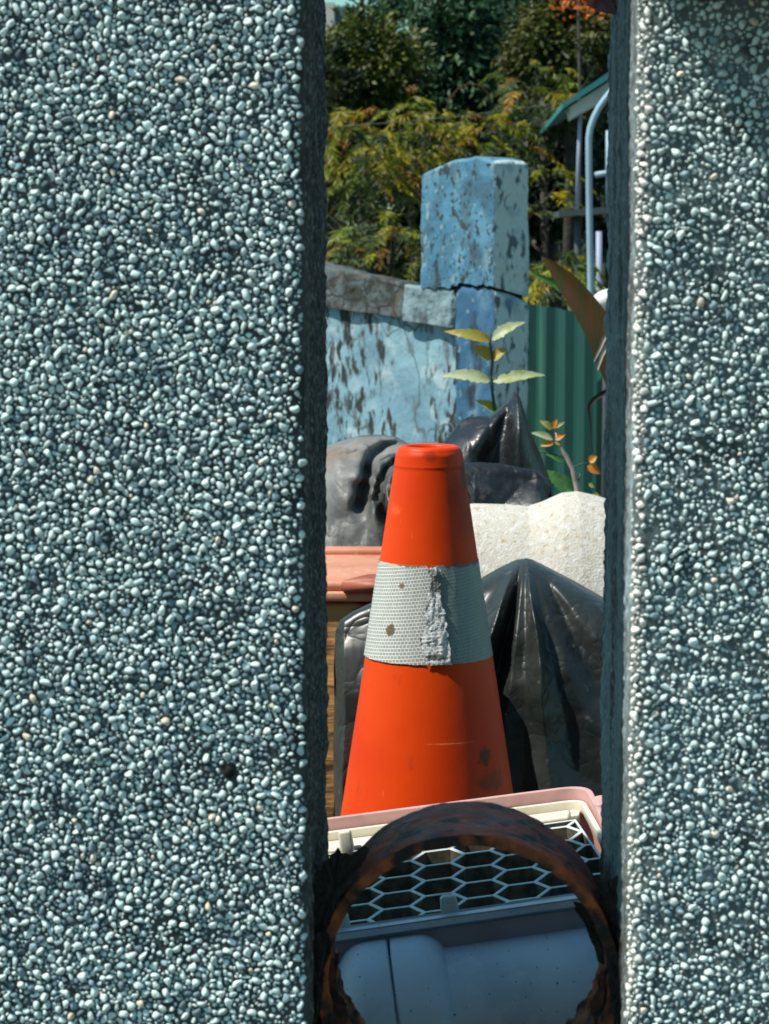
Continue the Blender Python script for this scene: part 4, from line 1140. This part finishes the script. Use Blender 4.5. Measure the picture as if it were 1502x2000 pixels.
# ------------------------------------------------------------------ house, pipes, cable
m_roof = M("teal_roof_metal", (.03, .20, .20), .5); m_fascia = M("white_fascia", (.62, .70, .68), .6, [((.45, .55, .55), 'noise', 4, .45, .7)])
m_pipe = M("pale_blue_pipe", (.30, .45, .55), .5, [((.22, .34, .42), 'noise', 6, .45, .7, 4, (1, 1, .3))]); m_lil = M("lilac_pipe", (.33, .36, .50), .55)
m_beam = M("dark_grey_beam", (.06, .075, .08), .7); m_white = M("white_enamel", (.8, .8, .78), .4)
hd = 15.0
house = thing("house", P(1500, 500, hd + 2), "teal roofed house with a white fascia and slim posts at the right of the gap", "house"); house.location.z = 0
def slab_pts(q4, back, name, mt, parent, thick=None):
    b = bmesh.new(); fr = [b.verts.new(p) for p in q4]; bk = [b.verts.new(p + back) for p in q4]
    b.faces.new(fr); b.faces.new(bk[::-1])
    for k in range(4): b.faces.new((fr[k], bk[k], bk[(k + 1) % 4], fr[(k + 1) % 4]))
    bmesh.ops.recalc_face_normals(b, faces=b.faces); put(name, from_bm(name, b, mt, False), parent)
slab_pts([P(1098, 213, hd), P(1420, 5, hd), P(1420, -14, hd), P(1099, 201, hd)], Vector((0, 4, 0)), "roof", m_roof, house)
slab_pts([P(1118, 230, hd + .1), P(1420, 60, hd + .1), P(1420, 9, hd + .1), P(1113, 209, hd + .1)], Vector((0, .5, 0)), "fascia", m_fascia, house)
V, F = tube([P(1134, 215, hd + .3), P(1130, 310, hd + .3), P(1127, 410, hd + .3)], .0125, 8); put("post", mesh("post", V, F, m_lil), house)
V, F = tube([P(1128, 420, hd + .3), P(1128, 530, hd + .3), P(1128, 620, hd + .3)], .02, 8); put("post", mesh("post", V, F, m_beam), house)
slab_pts([P(1092, 424, hd + .2), P(1420, 396, hd + .2), P(1420, 384, hd + .2), P(1092, 412, hd + .2)], Vector((0, 1.2, 0)), "balcony_beam", m_beam, house)
slab_pts([P(1290, 900, hd + .4), P(1520, 900, hd + .4), P(1520, 60, hd + .4), P(1290, 130, hd + .4)], Vector((0, 3, 0)), "house_wall", m_fascia, house)
V, F = tube([P(1187, 255, hd - .1), P(1187, 400, hd - .1)], .012, 8); put("downpipe", mesh("dpp", V, F, m_pipe), house)
V, F = tube([P(1215, 335, hd - .1), P(1180, 339, hd - .1), P(1162, 342, hd - .1)], .018, 8); put("bracket", mesh("brk", V, F, m_pipe), house)
V, F = tube([P(1170, 452, hd - .5), P(1170, 600, hd - .5), P(1170, 900, hd - .5)], .018, 10); put("short_post", mesh("sp", V, F, m_lil), house)
pd = 11.0
pts = [P(1156, 1500, pd), P(1154, 580, pd), P(1151, 400, pd), P(1150, 270, pd), P(1153, 250, pd), P(1160, 230, pd), P(1170, 210, pd), P(1182, 193, pd), P(1200, 172, pd), P(1225, 150, pd)]
pts[0].z = 0; pts[0].x = pts[1].x
V, F = tube(pts, .0145, 14); put("bent_pipe", mesh("bp", V, F, m_pipe), label="pale blue pipe curving over at the top in front of the teal roofed house", cat="pipe")
q_ = P(1186, 586, 6.2)
bm = bmesh.new(); bmesh.ops.create_uvsphere(bm, u_segments=24, v_segments=16, radius=.5)
for v in bm.verts: v.co = q_ + Vector((v.co.x * .078, v.co.y * .06, (v.co.z * .055) - abs(v.co.x) * .01))
put("post_cap", from_bm("wc", bm, m_white), None, label="white rounded post cap above the green fence beside the right wall", cat="post cap")
V, F = tube([P(1186, 604, 6.2), P(1186, 800, 6.2), Vector((q_.x, q_.y, 0))], .012, 8)
put("thin_post", mesh("tp", V, F, m_beam), None, label="thin dark post carrying the white cap beside the right wall", cat="post")
pts = []
for k in range(25):
    t = k / 24; pts.append(P(lerp(560, 1260, t), lerp(252, 172, t) + 22 * (4 * t * (1 - t)) * .6, lerp(13.2, 12.2, t)))
m_cable = M("pale_cable", (.06, .085, .06), .6)
V, F = tube(pts, .0019, 6); put("overhead_cable", mesh("cbl", V, F, m_cable), label="thin pale cable sagging across the trees from left to right", cat="cable")

# ------------------------------------------------------------------ trees
m_leafs = M("tree_leaves", (.1, .1, .1), .5, attr=True, trans=.28, spec=.3)
m_bark = M("tree_bark", (.035, .03, .022), .9, [((.06, .06, .05), 'noise', 8, .5, .7)], [('noise', 30, .6, .02)])
m_trunkp = M("pale_trunk", (.17, .22, .27), .85, [((.10, .13, .16), 'noise', 8, .5, .7, 5, (1, 1, .3))])
def leaves_np(C, D, Lg, Wd, col, name="foliage"):
    """C centres, D unit directions (n,3), lengths, widths -> folded diamond leaves"""
    n = len(C); up = rng.normal(size=(n, 3)) * .45 + np.array([-.35, -.35, .8]); s = np.cross(D, up); s /= np.linalg.norm(s, axis=1)[:, None] + 1e-9
    u = np.cross(s, D)
    Lg = Lg[:, None]; Wd = Wd[:, None]
    a = C; t = C + D * Lg; m = C + D * Lg * .45
    l = m - s * Wd / 2 + u * Wd * .12; r = m + s * Wd / 2 + u * Wd * .12
    V = np.stack([a, l, t, r], 1).reshape(-1, 3)
    T = (np.array([[0, 1, 2], [0, 2, 3]])[None] + (np.arange(n) * 4)[:, None, None]).reshape(-1, 3)
    return fast_mesh(name, V, T, m_leafs, np.repeat(col, 4, 0), smooth=False)
def unit(v): return v / (np.linalg.norm(v, axis=-1, keepdims=True) + 1e-9)
def trunk_for(root, c, rad, mt=None, limbs=7, h=None):
    parts = [tube([Vector((c.x, c.y, 0)), Vector((c.x + .03, c.y, c.z * .5)), Vector((c.x, c.y + .04, c.z))], [rad, rad * .8, rad * .5], 10)]
    for k in range(limbs):
        a = random.uniform(0, 2 * pi); l = (h or .5) * random.uniform(.6, 1.1); s = Vector((c.x, c.y, c.z * random.uniform(.55, .95)))
        parts.append(tube([s, s + Vector((cos(a) * l * .5, sin(a) * l * .5, l * .35)), s + Vector((cos(a) * l, sin(a) * l, l * .8))], [rad * .4, rad * .25, rad * .08], 6))
    V, F = join(parts); put("trunk", mesh("trunk", V, F, mt or m_bark), root)
def broad_tree(px, py, rx, ry, d, n, c_lo, c_hi, label, size=.07, clumps=60, zsq=1.0, name="broadleaf_tree", group="trees behind the boundary wall"):
    c = P(px, py, d); k = d / FPX; rx *= k; ry *= k; rz = ry; ryy = max(rx, .6)
    root = thing(name, Vector((c.x, c.y, 0)), label, "tree", group)
    u = unit(rng.normal(size=(clumps, 3))); rad = rng.uniform(.35, 1.0, clumps)[:, None] ** .6
    cc = np.array(c) + u * rad * np.array([rx, ryy, rz])
    w_ = rng.random(clumps)[:, None]; ccol = np.array(c_lo) * (1 - w_) + np.array(c_hi) * w_
    idx = rng.integers(0, clumps, n); cr_ = .30 * min(rx, rz)
    g = rng.normal(size=(n, 3)); C = cc[idx] + g * cr_ * .55
    D = unit(unit(C - np.array(c)) * .7 + rng.normal(size=(n, 3)) * .6 + np.array([0, 0, -.35]))
    Lg = size * rng.uniform(.6, 1.4, n); col = ccol[idx] * rng.uniform(.25, 1.05, n)[:, None]
    put("crown", leaves_np(C, D, Lg, Lg * rng.uniform(.4, .6, n), col), root)
    trunk_for(root, c, .05 + .03 * rx, h=rx * 1.1); return root
def frond_tree(px, py, rx, ry, d, nf, label, gold=.7, flen=.25, name="feathery_tree", group="trees behind the boundary wall"):
    c = P(px, py, d); k = d / FPX; rx *= k; rz = ry * k; ry_ = max(rx, .5)
    root = thing(name, Vector((c.x, c.y, 0)), label, "tree", group)
    Cs, Ds, Ls, Ws, Co = [], [], [], [], []
    for f in range(int(nf * 2.1)):
        u = unit(rng.normal(size=3)); rad = rng.uniform(.25, 1) ** .5
        p = np.array(c) + u * rad * np.array([rx, ry_, rz])
        out = unit(np.array([u[0] + rng.normal() * .7, u[1] - .5 + rng.normal() * .6, .35 + rng.normal() * .4]))
        L_ = flen * rng.uniform(.5, 1.15); npair = 17
        g = rng.random() < gold; v = rng.uniform(.55, 1.3)
        base = np.array([[.30, .25, .006], [.20, .21, .008], [.11, .15, .008]][int(rng.integers(0, 3))]) if g and u[2] > -.45 else np.array([.035, .062, .008])  # upper fronds coloured as lit gold, lowest ones painted dark for shade
        if rng.random() < .06: base = np.array([.26, .13, .010])
        sd = unit(np.cross(out, [0, 0, 1]))
        for i in range(npair):
            t = (i + 1) / npair
            q = p + out * L_ * t + np.array([0, 0, -1]) * L_ * .75 * t * t
            tg = unit(out + np.array([0, 0, -1.5 * t]))
            for s in (-1, 1):
                dd = unit(tg * .55 + sd * s * .75 + np.array([0, 0, -.55]) + rng.normal(size=3) * .28)
                Cs.append(q); Ds.append(dd); Ls.append(L_ * .42 * (1 - .45 * t) * rng.uniform(.8, 1.2)); Ws.append(L_ * .065)
                Co.append(base * v * rng.uniform(.75, 1.25))
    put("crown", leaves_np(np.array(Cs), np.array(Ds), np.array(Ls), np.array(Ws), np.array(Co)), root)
    trunk_for(root, c, .03, limbs=9, h=rx * .9); return root
DG, TG, OG, YG = (.012, .035, .018), (.05, .12, .06), (.10, .12, .02), (.16, .17, .03)
broad_tree(715, 150, 105, 118, 20, 13000, (.05, .10, .02), (.17, .19, .025), "olive green tree with a sunlit crown just right of the left wall top", .06)
broad_tree(860, 130, 125, 190, 22, 15000, (.016, .06, .026), (.09, .20, .09), "dark green broadleaf tree at the top middle of the gap", .075, 70)
broad_tree(985, 110, 110, 190, 23.5, 13000, DG, (.07, .15, .06), "deep green tree standing right of the top middle", .075, 60)
broad_tree(1110, 90, 110, 130, 20, 11000, (.05, .08, .015), (.17, .17, .03), "olive and brown tree above the teal roof", .065, 55)
broad_tree(1075, 330, 90, 150, 21, 9000, (.008, .02, .01), (.03, .06, .025), "dark shaded tree behind the slim house posts", .07, 50)
broad_tree(1190, 300, 90, 190, 24, 8000, (.012, .03, .012), (.06, .10, .05), "dim green tree behind the house beside the right wall", .07, 50)
broad_tree(760, 430, 150, 160, 21, 12000, (.012, .022, .008), (.05, .06, .015), "shadowy tree low behind the golden feathery trees at left", .07, 50)
broad_tree(930, 400, 120, 170, 22, 10000, (.008, .02, .01), (.04, .06, .02), "shadowy tree behind the blue pillar", .07, 50)
broad_tree(640, 260, 60, 190, 19, 8000, (.02, .04, .012), (.08, .09, .02), "olive tree half hidden by the left wall edge", .06, 40)
frond_tree(700, 330, 90, 120, 16.5, 60, "golden feathery tree nearest the left wall", .75)
frond_tree(800, 290, 85, 110, 17.5, 42, "golden feathery tree with drooping fronds left of the pillar top", .8)
frond_tree(945, 285, 95, 70, 18, 36, "green-gold feathery tree arching over the blue pillar", .6)
frond_tree(760, 490, 130, 70, 15.5, 46, "low olive feathery shrub behind the boundary wall coping", .35)
frond_tree(1060, 375, 45, 60, 16, 9, "small golden feathery tree peeping out right of the pillar", .9)
frond_tree(1090, 560, 80, 55, 12.5, 16, "low yellow feathery shrub behind the green fence", .7, .22)
frond_tree(1060, 190, 95, 70, 18.5, 24, "yellow-brown feathery tree left of the teal roof", .6)
# palm-like pole, arching dry stem, orange blossoms
r_ = thing("pale_trunk_tree", P(865, 60, 23), "bare pale grey trunk rising at the top middle of the trees", "tree"); r_.location.z = 0
a0 = P(866, 90, 23); a1 = P(862, -80, 23)
V, F = tube([Vector((a0.x, a0.y, 0)), a0, a1], [.03, .028, .022], 10); put("trunk", mesh("tk", V, F, m_trunkp), r_)
m_twig = M("orange_dry_stem", (.14, .05, .015), .7)
pts = [P(*p_, 17.6) for p_ in ((868, 560), (868, 300), (872, 215), (880, 190), (898, 170), (918, 162), (940, 168), (958, 188), (962, 215))]; pts[0].z = 0
V, F = tube(pts, [.005, .004, .003, .003, .0028, .0028, .0025, .0022, .002], 6)
put("arching_stem", mesh("as", V, F, m_twig), label="thin orange dry stem arching over above the blue pillar", cat="stem")
n = 220; c = np.array(P(1130, 2, 17.5)); C = c + rng.normal(size=(n, 3)) * np.array([.13, .1, .045]) + np.array([.25, 0, -.12]) * rng.choice([0, .6, 0], n)[:, None]
col = np.array([.50, .12, .01]) * rng.uniform(.6, 1.3, n)[:, None]
fl = thing("flowering_tree", Vector((c[0], c[1], 0)), "orange blossoming tree top above the house roof", "tree")
put("blossoms", leaves_np(C, unit(rng.normal(size=(n, 3))), np.full(n, .035), np.full(n, .025), col), fl)
trunk_for(fl, Vector(c), .018, h=.3, limbs=4)

# hillside, far pale house
m_hill = M("wooded_hill", (.010, .022, .010), .95, [((.03, .045, .012), 'noise', 1.5, .45, .65, 8)], [('noise', 2.5, 1.0, .5)])  # base colour kept near black to stand in for deep foliage shade
V = []; nx_, ny_ = 90, 24
for i in range(nx_ + 1):
    x = lerp(-14, 26, i / nx_)
    for j in range(ny_ + 1):
        t = j / ny_; y = 27 + 24 * t
        ridge = 5.2 / (1 + math.exp(-(x + .35) / .28)) + .9 + .6 * max(0, x) * .3
        z = ridge * min(1, t * 1.6) ** .6 + nz((x, y, 0), .5, 4) * .4 * min(1, t * 3) - .05
        V.append(Vector((x, y, z)))
put("hill", mesh("hill", V, grid_faces(nx_ + 1, ny_ + 1), m_hill), kind='structure')
far = thing("distant_building", P(640, 60, 26), "pale distant building with a grey-blue roof at the top left corner of the gap", "building"); far.location.z = 0
m_farw = M("pale_render", (.6, .56, .5), .8); m_farr = M("slate_blue_roof", (.10, .17, .22), .7)
bm = box_bm((P(590, 30, 26).x, 26.6, P(600, 5, 26).z / 2), XYZ, ((P(655, 30, 26).x - P(530, 30, 26).x), 1.2, P(600, 5, 26).z)); put("wall", from_bm("fw", bm, m_farw, False), far)
slab_pts([P(654, 45, 26.2), P(700, 60, 26.2), P(688, 14, 26.2), P(650, 12, 26.2)], Vector((0, 2, 0)), "roof", m_farr, far)
